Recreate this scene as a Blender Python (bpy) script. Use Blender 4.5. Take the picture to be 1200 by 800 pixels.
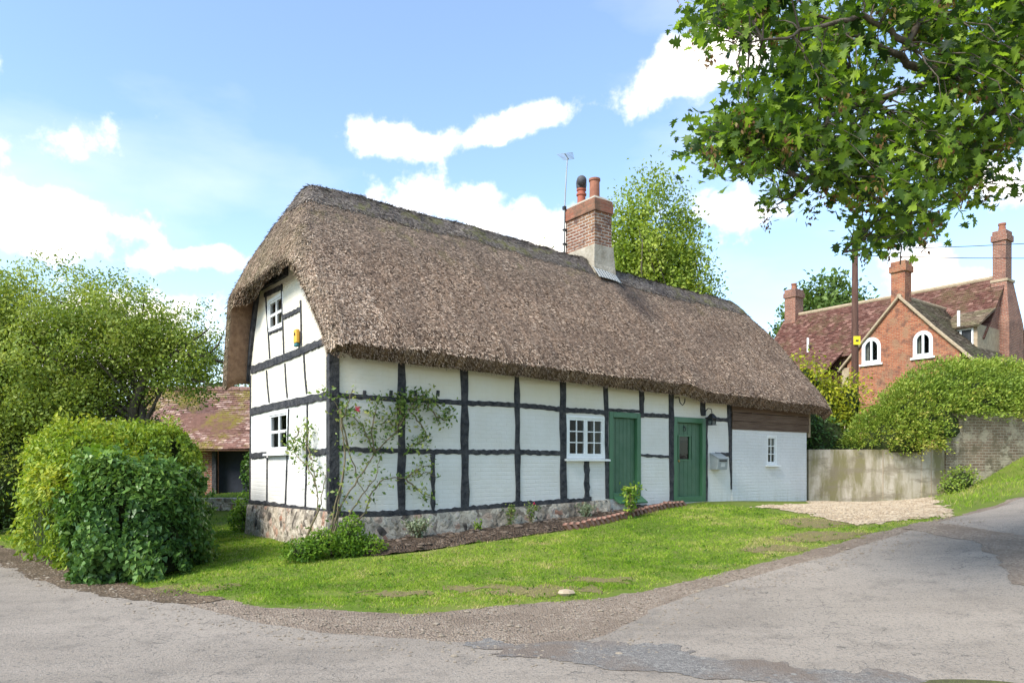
import bpy, math, random
import numpy as np
from mathutils import Vector, Matrix
R = math.radians
random.seed(7); rng = np.random.default_rng(11)
for o in list(bpy.data.objects): bpy.data.objects.remove(o, do_unlink=True)
SC = bpy.context.scene; COL = SC.collection

# ------------------------------------------------------------------ camera
cam_d = bpy.data.cameras.new('camera'); cam = bpy.data.objects.new('camera', cam_d); COL.objects.link(cam)
cam.location = (0, 0, 1.6); cam.rotation_euler = (R(90), 0, 0)
cam_d.sensor_width = 36; cam_d.lens = 36 * 827 / 1200; cam_d.shift_y = 0.1208
cam_d.clip_end = 2000; cam_d.clip_start = 0.05
SC.camera = cam
# ------------------------------------------------------------------ light
SUN_EL, SUN_AZ = R(42), R(228)        # azimuth clockwise from +Y : behind the camera, to the left
sd = bpy.data.lights.new('sun', 'SUN'); sd.energy = 2.4; sd.angle = R(20); sd.color = (1, .955, .88)
sun = bpy.data.objects.new('sun', sd); COL.objects.link(sun)
dv = Vector((math.sin(SUN_AZ)*math.cos(SUN_EL), math.cos(SUN_AZ)*math.cos(SUN_EL), math.sin(SUN_EL)))
sun.rotation_euler = dv.to_track_quat('Z', 'Y').to_euler(); sun.location = (-20, -20, 30)
SC.view_settings.view_transform = 'Standard'; SC.view_settings.look = 'None'
SC.view_settings.exposure = 1.38; SC.view_settings.gamma = 1
SC.render.engine = 'CYCLES'
SC.cycles.max_bounces = 5; SC.cycles.diffuse_bounces = 3; SC.cycles.glossy_bounces = 2; SC.cycles.transmission_bounces = 3; SC.cycles.transparent_max_bounces = 5

W = bpy.data.worlds.new('World'); SC.world = W; W.use_nodes = True
nt = W.node_tree; N = nt.nodes; Lk = nt.links; N.clear()
out = N.new('ShaderNodeOutputWorld'); bg = N.new('ShaderNodeBackground'); bg.inputs[1].default_value = 0.13
sky = N.new('ShaderNodeTexSky'); sky.sky_type = 'NISHITA'; sky.sun_disc = False
sky.sun_elevation = SUN_EL; sky.sun_rotation = SUN_AZ; sky.air_density = 1.0; sky.dust_density = .6; sky.ozone_density = 1.2
geo = N.new('ShaderNodeTexCoord')
def wm(op, a, b=None, c=None):
    n = N.new('ShaderNodeMath'); n.operation = op
    for i, v in enumerate((a, b, c)):
        if v is None: continue
        if isinstance(v, (int, float)): n.inputs[i].default_value = v
        else: Lk.new(v, n.inputs[i])
    return n.outputs[0]
def wdot(vec, d):
    n = N.new('ShaderNodeVectorMath'); n.operation = 'DOT_PRODUCT'; Lk.new(vec, n.inputs[0]); n.inputs[1].default_value = d; return n.outputs['Value']
D = geo.outputs['Generated']
nz = N.new('ShaderNodeTexNoise'); nz.inputs['Scale'].default_value = 9; nz.inputs['Detail'].default_value = 6; nz.inputs['Roughness'].default_value = .6; Lk.new(D, nz.inputs['Vector'])
mpz = N.new('ShaderNodeMapping'); mpz.inputs['Scale'].default_value = (1.2, 1.2, 3.2); Lk.new(D, mpz.inputs[0])
nz2 = N.new('ShaderNodeTexNoise'); nz2.inputs['Scale'].default_value = 2.2; nz2.inputs['Detail'].default_value = 6; Lk.new(mpz.outputs[0], nz2.inputs['Vector'])
# cumulus: direction, angular half sizes, tilt
CL = [((75, 160), 120, 44, -2), ((70, 258), 170, 56, 3), ((215, 300), 80, 22, 0), ((465, 164), 85, 27, 8), ((560, 158), 80, 22, -5), ((635, 135), 75, 27, -18), ((545, 248), 150, 46, 6), ((862, 245), 78, 38, 0),
      ((790, 85), 85, 40, -20), ((850, 60), 60, 38, 0), ((1100, 325), 90, 32, 5), ((100, 395), 230, 60, 0), ((1260, 210), 120, 60, 0), ((660, 285), 90, 25, 0), ((-150, 100), 160, 60, 0)]
acc = None
nzc = wm('SUBTRACT', nz.outputs[0], .5)
# sky directions flattened on the northern sky: (x/y, z/y)
spd = N.new('ShaderNodeSeparateXYZ'); Lk.new(D, spd.inputs[0]); yy = wm('MAXIMUM', spd.outputs[1], .02)
cbd = N.new('ShaderNodeCombineXYZ'); Lk.new(wm('DIVIDE', spd.outputs[0], yy), cbd.inputs[0]); Lk.new(wm('DIVIDE', spd.outputs[2], yy), cbd.inputs[1])
for (cx, cy), rx, ry, tl in CL:
    mpn = N.new('ShaderNodeMapping'); mpn.vector_type = 'TEXTURE'; mpn.inputs['Location'].default_value = ((cx-600)/827, (545-cy)/827, 0); mpn.inputs['Rotation'].default_value = (0, 0, R(-tl)); mpn.inputs['Scale'].default_value = (rx/827, ry/827, 1)
    Lk.new(cbd.outputs[0], mpn.inputs[0]); ln = N.new('ShaderNodeVectorMath'); ln.operation = 'LENGTH'; Lk.new(mpn.outputs[0], ln.inputs[0])
    acc = ln.outputs['Value'] if acc is None else wm('SMOOTH_MIN', acc, ln.outputs['Value'], .35)
acc = wm('SUBTRACT', 1, acc)
cv = wm('ADD', acc, wm('MULTIPLY', nzc, 3.6))
rp = N.new('ShaderNodeValToRGB'); rp.color_ramp.elements[0].position = 0.05; rp.color_ramp.elements[1].position = .75; rp.color_ramp.interpolation = 'EASE'
Lk.new(cv, rp.inputs[0])
rp2 = N.new('ShaderNodeValToRGB'); rp2.color_ramp.elements[0].position = .48; rp2.color_ramp.elements[1].position = .95; Lk.new(nz2.outputs[0], rp2.inputs[0])
wisp = wm('MULTIPLY', rp2.outputs[0], .4)
cover = wm('MINIMUM', wm('ADD', rp.outputs[0], wisp), 1)
hz = wm('SUBTRACT', 1, wm('MULTIPLY', wdot(D, (0, 0, 1)), 2.1)); hz = wm('MAXIMUM', hz, 0); hz = wm('MULTIPLY', wm('POWER', hz, 2.0), .28)
cover = wm('MINIMUM', wm('ADD', wm('ADD', cover, hz), .07), 1)
mx = N.new('ShaderNodeMix'); mx.data_type = 'RGBA'
Lk.new(cover, mx.inputs[0]); tn = N.new('ShaderNodeMix'); tn.data_type = 'RGBA'; tn.blend_type = 'MULTIPLY'; tn.inputs[0].default_value = 1; tn.inputs[7].default_value = (.74, .91, 1.0, 1); Lk.new(sky.outputs[0], tn.inputs[6]); Lk.new(tn.outputs[2], mx.inputs[6]); mx.inputs[7].default_value = (5.9, 5.5, 5.05, 1)
Lk.new(mx.outputs[2], bg.inputs[0]); Lk.new(bg.outputs[0], out.inputs[0])

# ------------------------------------------------------------------ helpers
def tag(o, label=None, cat=None, group=None, kind=None):
    if label: o['label'] = label
    if cat: o['category'] = cat
    if group: o['group'] = group
    if kind: o['kind'] = kind
    return o
def thing(name, label, cat, loc=(0, 0, 0), rz=0, group=None):
    o = bpy.data.objects.new(name, None); COL.objects.link(o); o.location = loc; o.rotation_euler = (0, 0, rz)
    o.empty_display_size = .2
    return tag(o, label, cat, group)
def clone(root, loc=None, rz=None, scale=None, label=None):
    r = root.copy(); COL.objects.link(r)
    if loc is not None: r.location = loc
    if rz is not None: r.rotation_euler = (0, 0, rz)
    if scale is not None: r.scale = scale
    if label: r['label'] = label
    for ch in list(root.children):
        c = ch.copy(); COL.objects.link(c); c.parent = r
        for g_ in list(ch.children):
            d = g_.copy(); COL.objects.link(d); d.parent = c
    return r
class NM:
    """small material node helper"""
    def __init__(s, name, rough=.8, spec=.3):
        s.m = bpy.data.materials.new(name); s.m.use_nodes = True; s.t = s.m.node_tree; s.n = s.t.nodes; s.l = s.t.links
        s.b = s.n['Principled BSDF']; s.b.inputs['Roughness'].default_value = rough; s.b.inputs['Specular IOR Level'].default_value = spec
        s.tc = s.n.new('ShaderNodeTexCoord'); s.h = None
    def node(s, t, **kw):
        n = s.n.new(t)
        for k, v in kw.items():
            if k in n.inputs: 
                if hasattr(v, 'node') or isinstance(v, bpy.types.NodeSocket): s.l.new(v, n.inputs[k])
                else: n.inputs[k].default_value = v
            else: setattr(n, k, v)
        return n
    def coord(s, scale=(1, 1, 1), kind='Object', rot=(0, 0, 0)):
        mp = s.n.new('ShaderNodeMapping'); mp.inputs['Scale'].default_value = scale; mp.inputs['Rotation'].default_value = rot
        s.l.new(s.tc.outputs[kind], mp.inputs[0]); return mp.outputs[0]
    def brickvec(s):
        sp = s.n.new('ShaderNodeSeparateXYZ'); s.l.new(s.tc.outputs['Object'], sp.inputs[0])
        a = s.math('ADD', sp.outputs[0], sp.outputs[1]); cb = s.n.new('ShaderNodeCombineXYZ'); s.l.new(a, cb.inputs[0]); s.l.new(sp.outputs[2], cb.inputs[1]); return cb.outputs[0]
    def math(s, op, a, b=0.0, clamp=False):
        n = s.n.new('ShaderNodeMath'); n.operation = op; n.use_clamp = clamp
        for i, v in enumerate((a, b)):
            if isinstance(v, (int, float)): n.inputs[i].default_value = v
            else: s.l.new(v, n.inputs[i])
        return n.outputs[0]
    def noise(s, vec, scale, detail=4, rough=.55):
        n = s.n.new('ShaderNodeTexNoise'); n.inputs['Scale'].default_value = scale; n.inputs['Detail'].default_value = detail; n.inputs['Roughness'].default_value = rough
        s.l.new(vec, n.inputs['Vector']); return n.outputs[0]
    def ramp(s, fac, stops, const=False):
        r = s.n.new('ShaderNodeValToRGB'); s.l.new(fac, r.inputs[0]); e = r.color_ramp.elements
        while len(e) < len(stops): e.new(.5)
        for i, (p, c) in enumerate(stops):
            e[i].position = p; e[i].color = (c, c, c, 1) if isinstance(c, (int, float)) else (*c, 1)
        if const: r.color_ramp.interpolation = 'CONSTANT'
        return r.outputs[0]
    def mix(s, fac, a, b, mode='MIX'):
        n = s.n.new('ShaderNodeMix'); n.data_type = 'RGBA'; n.blend_type = mode
        for i, v in ((0, fac), (6, a), (7, b)):
            if isinstance(v, (int, float)): n.inputs[i].default_value = v
            elif isinstance(v, tuple): n.inputs[i].default_value = (*v, 1)
            else: s.l.new(v, n.inputs[i])
        return n.outputs[2]
    def color(s, c):
        if isinstance(c, tuple): s.b.inputs['Base Color'].default_value = (*c, 1)
        else: s.l.new(c, s.b.inputs['Base Color'])
    def bump(s, h, dist=.02, strength=1.0):
        n = s.n.new('ShaderNodeBump'); n.inputs['Distance'].default_value = dist; n.inputs['Strength'].default_value = strength; s.l.new(h, n.inputs['Height'])
        if s.h: s.l.new(s.h, n.inputs['Normal'])
        s.h = n.outputs[0]; s.l.new(s.h, s.b.inputs['Normal'])
    def attr(s, name):
        a = s.n.new('ShaderNodeAttribute'); a.attribute_name = name; return a.outputs['Fac']

def raw_mesh(name, V, F, mats, parent=None, smooth=False, mi=None, attrs=None):
    """V (n,3) array, F (m,k) int array or list of lists"""
    me = bpy.data.meshes.new(name)
    V = np.asarray(V, np.float32)
    if isinstance(F, np.ndarray):
        m, k = F.shape
        me.vertices.add(len(V)); me.vertices.foreach_set('co', V.ravel())
        me.loops.add(m*k); me.loops.foreach_set('vertex_index', F.ravel().astype(np.int32))
        me.polygons.add(m); me.polygons.foreach_set('loop_start', np.arange(0, m*k, k, dtype=np.int32)); me.polygons.foreach_set('loop_total', np.full(m, k, np.int32))
        me.update(calc_edges=True)
    else:
        me.from_pydata([tuple(map(float, v)) for v in V], [], F); me.update()
    for mt in (mats if isinstance(mats, (list, tuple)) else [mats]): me.materials.append(mt)
    if mi is not None: me.polygons.foreach_set('material_index', np.asarray(mi, np.int32))
    if smooth: me.polygons.foreach_set('use_smooth', np.ones(len(me.polygons), bool))
    if attrs:
        for k_, a in attrs.items():
            at = me.attributes.new(k_, 'FLOAT', 'FACE'); at.data.foreach_set('value', np.asarray(a, np.float32))
    o = bpy.data.objects.new(name, me); COL.objects.link(o)
    if parent: o.parent = parent
    return o

class MB:
    def __init__(s): s.v = []; s.f = []; s.mi = []; s.sm = []
    def face(s, pts, mi=0):
        b = len(s.v); s.v += [tuple(p) for p in pts]; s.f.append(list(range(b, b+len(pts)))); s.mi.append(mi)
    def add(s, vs, fs, mi=0):
        b = len(s.v); s.v += [tuple(p) for p in vs]
        for f in fs: s.f.append([i+b for i in f]); s.mi.append(mi)
    def box(s, x0, x1, y0, y1, z0, z1, mi=0, M=None):
        vs = [Vector((x, y, z)) for x in (x0, x1) for y in (y0, y1) for z in (z0, z1)]
        if M: vs = [M @ v for v in vs]
        s.add(vs, [(0, 1, 3, 2), (4, 6, 7, 5), (0, 4, 5, 1), (2, 3, 7, 6), (0, 2, 6, 4), (1, 5, 7, 3)], mi)
    def prism(s, poly, d, mi=0):
        """poly: 3D planar pts; d: extrusion vector"""
        n = len(poly); P = [Vector(p) for p in poly]; d = Vector(d); Q = [p+d for p in P]
        fs = [list(range(n))[::-1], list(range(n, 2*n))] + [[i, (i+1) % n, (i+1) % n+n, i+n] for i in range(n)]
        s.add(P+Q, fs, mi)
    def tube(s, pts, rad, k=8, mi=0, caps=True):
        P = [Vector(p) for p in pts]; n = len(P)
        if isinstance(rad, (int, float)): rad = [rad]*n
        vs = []; prev = None
        for i in range(n):
            t = (P[min(i+1, n-1)]-P[max(i-1, 0)]).normalized()
            a = prev if prev is not None else (Vector((0, 0, 1)) if abs(t.z) < .9 else Vector((1, 0, 0)))
            x = (a - t*a.dot(t)).normalized(); y = t.cross(x); prev = x
            for j in range(k):
                an = 2*math.pi*j/k; vs.append(P[i]+x*(math.cos(an)*rad[i])+y*(math.sin(an)*rad[i]))
        fs = []
        for i in range(n-1):
            for j in range(k):
                fs.append((i*k+j, i*k+(j+1) % k, (i+1)*k+(j+1) % k, (i+1)*k+j))
        if caps: fs += [tuple(range(k))[::-1], tuple((n-1)*k+j for j in range(k))]
        s.add(vs, fs, mi)
    def lathe(s, prof, c=(0, 0, 0), k=16, mi=0):
        vs = []; n = len(prof)
        for r, z in prof:
            for j in range(k):
                an = 2*math.pi*j/k; vs.append((c[0]+r*math.cos(an), c[1]+r*math.sin(an), c[2]+z))
        fs = [(i*k+j, i*k+(j+1) % k, (i+1)*k+(j+1) % k, (i+1)*k+j) for i in range(n-1) for j in range(k)]
        fs += [tuple(range(k))[::-1], tuple((n-1)*k+j for j in range(k))]
        s.add(vs, fs, mi)
    def build(s, name, mats, parent=None, smooth=False, bevel=0):
        o = raw_mesh(name, s.v, s.f, mats, parent, smooth, s.mi)
        if bevel:
            b = o.modifiers.new('bevel', 'BEVEL'); b.width = bevel; b.segments = 2; b.limit_method = 'ANGLE'
        return o

def vnoise(x, y, s=1.0, seed=0):
    """cheap smooth 2D value noise 0..1 (vectorised)"""
    x = np.asarray(x, float)*s + seed*17.3; y = np.asarray(y, float)*s - seed*9.1
    xi = np.floor(x).astype(np.int64); yi = np.floor(y).astype(np.int64); fx = x-xi; fy = y-yi
    fx = fx*fx*(3-2*fx); fy = fy*fy*(3-2*fy)
    def h(a, b):
        n = (a*374761393 + b*668265263) & 0xffffffff; n = ((n ^ (n >> 13))*1274126177) & 0xffffffff
        return ((n ^ (n >> 16)) & 0xffff)/65535.
    return (h(xi, yi)*(1-fx)+h(xi+1, yi)*fx)*(1-fy)+(h(xi, yi+1)*(1-fx)+h(xi+1, yi+1)*fx)*fy
def fbm(x, y, s=1.0, seed=0): return vnoise(x, y, s, seed)*.55+vnoise(x, y, s*2.1, seed+1)*.28+vnoise(x, y, s*4.3, seed+2)*.17

# ------------------------------------------------------------------ terrain
CP=np.array([(0,0,0),(0,5,0),(-6,6,0),(-12,6,0),(6,2,.02),(3.8,5.2,0.02),(-.7,7.5,.05),(-3,8.3,.05),(-2.8,11,.27),(-1,12.1,.36),(1.0,13.6,.5),(1.3,12.6,.44),
(-.3,10,.22),(3.7,10.2,.3),(1.53,8.4,.12),(6,11.3,.55),(8.5,13.5,.7),(10.3,14.1,.95),(4,15.2,.72),(5.5,16.0,.74),(7.8,18.3,.66),(11.6,18.8,.74),(9.5,16,.74),(8.6,15,.7),(9.6,17.6,.70),(-8.3,20.7,.66),(-6.8,22,.7),(-10,22.5,.6),(-8.3,19.8,.2),(6.8,15,.68),
(6,9,.38),(10,10,.72),(15,14,1.25),(14.1,19.5,1.95),(11.6,17,1.15),(20,22,2.4),(25,35,2.6),(40,40,2.6),(5,25,1.2),(0,20,.8),(-5.4,14.6,.2),(-7,19.5,.22),(-9,14.5,.05),(-9.1,12.6,0),(-5,10,.06),
(-12,14,0),(-14,20,0),(-20,30,.1),(-8,24,.5),(-30,10,0),(-10,40,.6),(30,5,1.6),(12,3,.5),(0,-8,0),(30,-8,1.2),(-30,-8,0),(10,45,2),(-40,40,.2)],float)
def U(r2): return np.where(r2>1e-12, .5*r2*np.log(np.maximum(r2,1e-12)),0)
n=_n=len(CP);PT=CP[:,:2]
K=U(((PT[:,None]-PT[None])**2).sum(-1))+np.eye(n)*.15
A=np.zeros((n+3,n+3));A[:n,:n]=K;A[:n,n]=1;A[:n,n+1:]=PT;A[n,:n]=1;A[n+1:,:n]=PT.T
WT=np.linalg.solve(A,np.r_[CP[:,2],0,0,0])
def g(x,y):
    x=np.clip(np.asarray(x,float),-38,38);y=np.clip(np.asarray(y,float),-8,44)
    q=np.stack([x,y],-1);d=U(((q[...,None,:]-PT)**2).sum(-1))
    return d@WT[:_n]+WT[_n]+x*WT[_n+1]+y*WT[_n+2]

def ground(x, y):
    x = np.asarray(x, float); y = np.asarray(y, float)
    dip = .05*np.exp(-(((x-3.42)/.55)**2+((y-5.10)/.26)**2)*1.2)
    return g(x, y) + (fbm(x, y, .9, 5)-.5)*.035-dip
def G(x, y): return float(ground(np.array([x]), np.array([y]))[0])

def poly_sd(px, py, poly):
    """signed distance, positive inside"""
    P = np.asarray(poly, float); n = len(P); d2 = np.full(px.shape, 1e9); ins = np.zeros(px.shape, bool)
    for i in range(n):
        ax, ay = P[i]; bx, by = P[(i+1) % n]; ex, ey = bx-ax, by-ay
        t = np.clip(((px-ax)*ex+(py-ay)*ey)/(ex*ex+ey*ey+1e-12), 0, 1)
        d2 = np.minimum(d2, (px-ax-t*ex)**2+(py-ay-t*ey)**2)
        c = (ay > py) != (by > py)
        with np.errstate(divide='ignore', invalid='ignore'):
            ins ^= c & (px < (bx-ax)*(py-ay)/(by-ay+1e-20)+ax)
    return np.where(ins, 1, -1)*np.sqrt(d2)
def sheet(name, poly, dz, mat, step, box, amp=.1, nsc=2.5, extra=None, kind='structure', lift=None, xs=None, ys=None):
    x0, x1, y0, y1 = box
    if xs is None: xs = np.arange(x0, x1+1e-6, step); ys = np.arange(y0, y1+1e-6, step)
    X, Y = np.meshgrid(xs, ys, indexing='ij')
    S = poly_sd(X, Y, poly) + (fbm(X, Y, nsc, 3)-.5)*2*amp + (fbm(X, Y, nsc*4, 8)-.5)*amp*.8
    if extra is not None: S = np.minimum(S, extra(X, Y))
    Z = ground(X, Y) + dz
    if lift is not None: Z = Z + lift(X, Y, S)
    nx, ny = X.shape; V = np.stack([X, Y, Z], -1).reshape(-1, 3); s = S.ravel()
    idx = np.arange(nx*ny).reshape(nx, ny)
    a, b, c, d = idx[:-1, :-1].ravel(), idx[1:, :-1].ravel(), idx[1:, 1:].ravel(), idx[:-1, 1:].ravel()
    T = np.concatenate([np.stack([a, b, c], 1), np.stack([a, c, d], 1)])
    pos = s[T] > 0; cnt = pos.sum(1)
    full = T[cnt == 3]; part = T[(cnt > 0) & (cnt < 3)]
    nv = list(V); newf = []; cache = {}
    def cut(i, j):
        k = (min(i, j), max(i, j))
        if k not in cache:
            t = s[i]/(s[i]-s[j]); nv.append(V[i]+(V[j]-V[i])*t); cache[k] = len(nv)-1
        return cache[k]
    for tri in part:
        o = []
        for q in range(3):
            i, j = tri[q], tri[(q+1) % 3]
            if s[i] > 0: o.append(int(i))
            if (s[i] > 0) != (s[j] > 0): o.append(cut(i, j))
        if len(o) == 3: newf.append(o)
        elif len(o) == 4: newf.append([o[0], o[1], o[2]]); newf.append([o[0], o[2], o[3]])
    F = np.concatenate([full, np.array(newf, int).reshape(-1, 3)]); V = np.array(nv)
    used = np.unique(F); rm = -np.ones(len(V), int); rm[used] = np.arange(len(used))
    o = raw_mesh(name, V[used], rm[F], mat, smooth=True)
    return tag(o, kind=kind)

# ------------------------------------------------------------------ materials
def mk_ground():
    m = NM('soil_and_turf', .95, .1); c = m.coord()
    a = m.noise(c, .6, 5); b = m.noise(c, 9, 5, .7)
    col = m.mix(m.ramp(a, [(.35, 0.), (.65, 1.)]), (.10, .15, .02), (.17, .20, .04))
    col = m.mix(m.ramp(b, [(.5, 0.), (.75, .75)]), col, (.19, .15, .075)); m.color(col); m.bump(b, .03); return m.m
def mk_road():
    m = NM('worn_asphalt', .9, .25); c = m.coord()
    a = m.noise(c, .35, 5, .6); f = m.noise(c, 55, 3, .7); d = m.noise(c, 3.2, 6, .65)
    st = m.noise(m.coord((.25, 1.6, 1), rot=(0, 0, R(-18))), .8, 5, .6)
    col = m.ramp(a, [(.3, (.20, .165, .130)), (.5, (.275, .229, .182)), (.7, (.335, .282, .226))])
    col = m.mix(m.ramp(st, [(.44, 0.), (.60, .7)]), col, (.33, .275, .22))
    col = m.mix(m.ramp(d, [(.52, 0.), (.68, .6)]), col, (.18, .15, .12))
    v = m.node('ShaderNodeTexVoronoi', Scale=2.1, feature='DISTANCE_TO_EDGE'); dd = m.n.new('ShaderNodeVectorMath'); dd.operation = 'ADD'
    w_ = m.n.new('ShaderNodeTexNoise'); w_.inputs['Scale'].default_value = 3; m.l.new(c, w_.inputs['Vector']); m.l.new(c, dd.inputs[0]); m.l.new(w_.outputs[1], dd.inputs[1]); m.l.new(dd.outputs[0], v.inputs['Vector'])
    crk = m.math('MULTIPLY', m.ramp(v.outputs['Distance'], [(0., 1.), (.014, 0.)]), m.ramp(m.noise(c, .5, 3), [(.44, 0.), (.54, .8)]))
    col = m.mix(crk, col, (.07, .06, .05))
    col = m.mix(m.ramp(m.noise(c, 38, 3, .75), [(.34, .8), (.47, 0.)]), col, (.10, .095, .085))
    col = m.mix(m.ramp(m.noise(c, 90, 2, .6), [(.60, 0.), (.75, .65)]), col, (.46, .44, .40))
    m.color(col); m.bump(f, .012); m.bump(d, .01, .5); return m.m
def mk_stony(name, cols, scale=38, extra=None, dist=.02, big=14):
    m = NM(name, .95, .15); c = m.coord()
    v = m.node('ShaderNodeTexVoronoi', Scale=scale); m.l.new(c, v.inputs['Vector'])
    v2 = m.node('ShaderNodeTexVoronoi', Scale=big); m.l.new(c, v2.inputs['Vector'])
    sp = m.n.new('ShaderNodeSeparateColor'); m.l.new(v.outputs['Color'], sp.inputs[0])
    sp2 = m.n.new('ShaderNodeSeparateColor'); m.l.new(v2.outputs['Color'], sp2.inputs[0])
    col = m.ramp(sp.outputs[0], [(i/(len(cols)-1), k) for i, k in enumerate(cols)])
    big_ = m.noise(c, 1.3, 5, .65)
    if extra: col = m.mix(m.ramp(big_, [(.42, 0.), (.62, .85)]), col, extra)
    stone = m.math('MULTIPLY', m.ramp(v2.outputs['Distance'], [(.28, 1.), (.36, 0.)]), m.ramp(sp2.outputs[0], [(.72, 0.), (.75, 1.)], True))
    col = m.mix(stone, col, m.ramp(sp2.outputs[1], [(0, cols[0]), (1, cols[-1])]))
    m.color(col); m.bump(v.outputs['Distance'], dist); m.bump(m.noise(c, 20, 4, .7), .02, .6); return m.m
def mk_brick(name, c1, c2, mortar, sx=1, bw=.225, rh=.075, var=None, weather=None, ms=.012, moss=None, dist=.012, painted=False, row=False):
    m = NM(name, .9, .2); bv = m.brickvec(); c = m.coord()
    ds = m.n.new('ShaderNodeVectorMath'); ds.operation = 'ADD'
    w_ = m.n.new('ShaderNodeTexNoise'); w_.inputs['Scale'].default_value = 2.2; m.l.new(c, w_.inputs['Vector'])
    sc = m.n.new('ShaderNodeVectorMath'); sc.operation = 'SCALE'; sc.inputs['Scale'].default_value = .035; m.l.new(w_.outputs[1], sc.inputs[0])
    m.l.new(bv, ds.inputs[0]); m.l.new(sc.outputs[0], ds.inputs[1])
    b = m.node('ShaderNodeTexBrick'); b.inputs['Scale'].default_value = 1; b.inputs['Brick Width'].default_value = bw; b.inputs['Row Height'].default_value = rh
    b.inputs['Mortar Size'].default_value = ms; b.inputs['Mortar Smooth'].default_value = .5; b.inputs['Bias'].default_value = 0
    b.inputs['Color1'].default_value = (0, 0, 0, 1); b.inputs['Color2'].default_value = (1, 1, 1, 1); b.inputs['Mortar'].default_value = (.5, .5, .5, 1)
    m.l.new(ds.outputs[0], b.inputs['Vector'])
    n1 = m.noise(c, 1.3, 5, .6); n2 = m.noise(c, 14, 4, .7)
    if painted:
        col = m.mix(m.ramp(n1, [(.35, 0.), (.7, 1.)]), c1, c2)
        col = m.mix(m.math('MULTIPLY', b.outputs['Fac'], .05 if dist < .01 else .10), col, mortar)
        col = m.mix(m.ramp(n2, [(.62, 0.), (.8, .3)]), col, mortar)
        st_ = m.noise(m.coord((5, 5, .5)), 1.6, 5, .6); spz = m.n.new('ShaderNodeSeparateXYZ'); m.l.new(m.tc.outputs['Object'], spz.inputs[0])
        lowf = m.ramp(spz.outputs[2], [(.0, 1.), (.5, .3), (1., .1)])
        mpz_ = m.math('MULTIPLY', m.math('SUBTRACT', spz.outputs[2], .7), .9); lowf = m.ramp(mpz_, [(0, .75), (.28, .16), (1., .1)])
        col = m.mix(m.math('MULTIPLY', m.ramp(m.math('MULTIPLY', spz.outputs[2], .25), [(.62, 0.), (.74, .75)]), m.ramp(n1, [(.3, .5), (.6, 1.)])), col, (.66, .60, .45)); col = m.mix(m.math('MULTIPLY', m.ramp(st_, [(.45, 0.), (.75, 1.)]), lowf), col, (.52, .50, .42))
    else:
        col = m.mix(b.outputs['Color'], c1, c2)
        if var: col = m.mix(m.ramp(n1, [(.4, 0.), (.65, .8)]), col, var)
        col = m.mix(m.ramp(n2, [(.45, 0.), (.75, .45)]), col, tuple(x*.45 for x in c1))
        col = m.mix(b.outputs['Fac'], col, mortar)
    if weather: col = m.mix(m.ramp(m.noise(c, 2.6, 6, .7), [(.5, 0.), (.62, .85)]), col, weather)
    if moss: col = m.mix(m.ramp(m.noise(c, 1.9, 6, .72), [(.52, 0.), (.6, .9)]), col, moss)
    m.color(col)
    inv = m.math('SUBTRACT', 1, b.outputs['Fac']); m.bump(inv, dist, .8 if not painted else .55); m.bump(m.noise(c, 12, 5, .65), dist*.9, .8); m.bump(m.noise(c, 3, 3), dist*2, .6); return m.m
def mk_plain(name, col, rough=.6, spec=.3, var=None, sc=6, bumpd=.004, metal=0, grain=None, bs=25):
    m = NM(name, rough, spec); c = m.coord(grain or (1, 1, 1)); v = var or tuple(x*.72 for x in col)
    m.color(m.mix(m.ramp(m.noise(c, sc, 6, .65), [(.35, 0.), (.7, 1.)]), col, v)); m.b.inputs['Metallic'].default_value = metal
    if bumpd: m.bump(m.noise(c, bs, 4, .6), bumpd)
    return m.m
def mk_tile(name, c1, c2, c3, moss, mossamt=.5, row=.1):
    m = NM(name, .9, .15); c = m.coord()
    uvm = m.n.new('ShaderNodeUVMap'); b = m.node('ShaderNodeTexBrick'); b.inputs['Scale'].default_value = 1; b.inputs['Brick Width'].default_value = .17; b.inputs['Row Height'].default_value = row
    b.inputs['Mortar Size'].default_value = .008; b.inputs['Mortar Smooth'].default_value = .3; b.inputs['Color1'].default_value = (0, 0, 0, 1); b.inputs['Color2'].default_value = (1, 1, 1, 1)
    m.l.new(uvm.outputs[0], b.inputs['Vector'])
    rnd = m.attr('rnd')
    col = m.ramp(rnd, [(0, c1), (.45, c2), (.8, c3), (1, tuple(min(.8, x*1.5) for x in c3))])
    n2 = m.noise(c, 9, 4, .7); col = m.mix(m.ramp(n2, [(.4, 0.), (.75, .6)]), col, tuple(x*.4 for x in c1))
    mn = m.noise(c, .8, 6, .75); col = m.mix(m.math('MULTIPLY', m.ramp(mn, [(.60-mossamt*.2, 0.), (.72-mossamt*.2, .95)]), m.ramp(m.noise(c, 12, 3), [(.35, .4), (.6, 1.)])), col, moss)
    m.color(col); m.bump(n2, .01); return m.m
def mk_leaf(name, stops, trans=.35, rough=.5, sat_t=(1.25, 1.25, .6)):
    m = NM(name, rough, .25); m.l.new
    r = m.attr('rnd'); col = m.ramp(r, [(i/(len(stops)-1), k) for i, k in enumerate(stops)]); m.color(col)
    tr = m.n.new('ShaderNodeBsdfTranslucent'); tc = m.mix(1.0, col, sat_t, 'MULTIPLY'); m.l.new(tc, tr.inputs[0])
    ms = m.n.new('ShaderNodeMixShader'); ms.inputs[0].default_value = trans; m.l.new(m.b.outputs[0], ms.inputs[1]); m.l.new(tr.outputs[0], ms.inputs[2])
    m.l.new(ms.outputs[0], m.n['Material Output'].inputs[0]); return m.m
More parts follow.
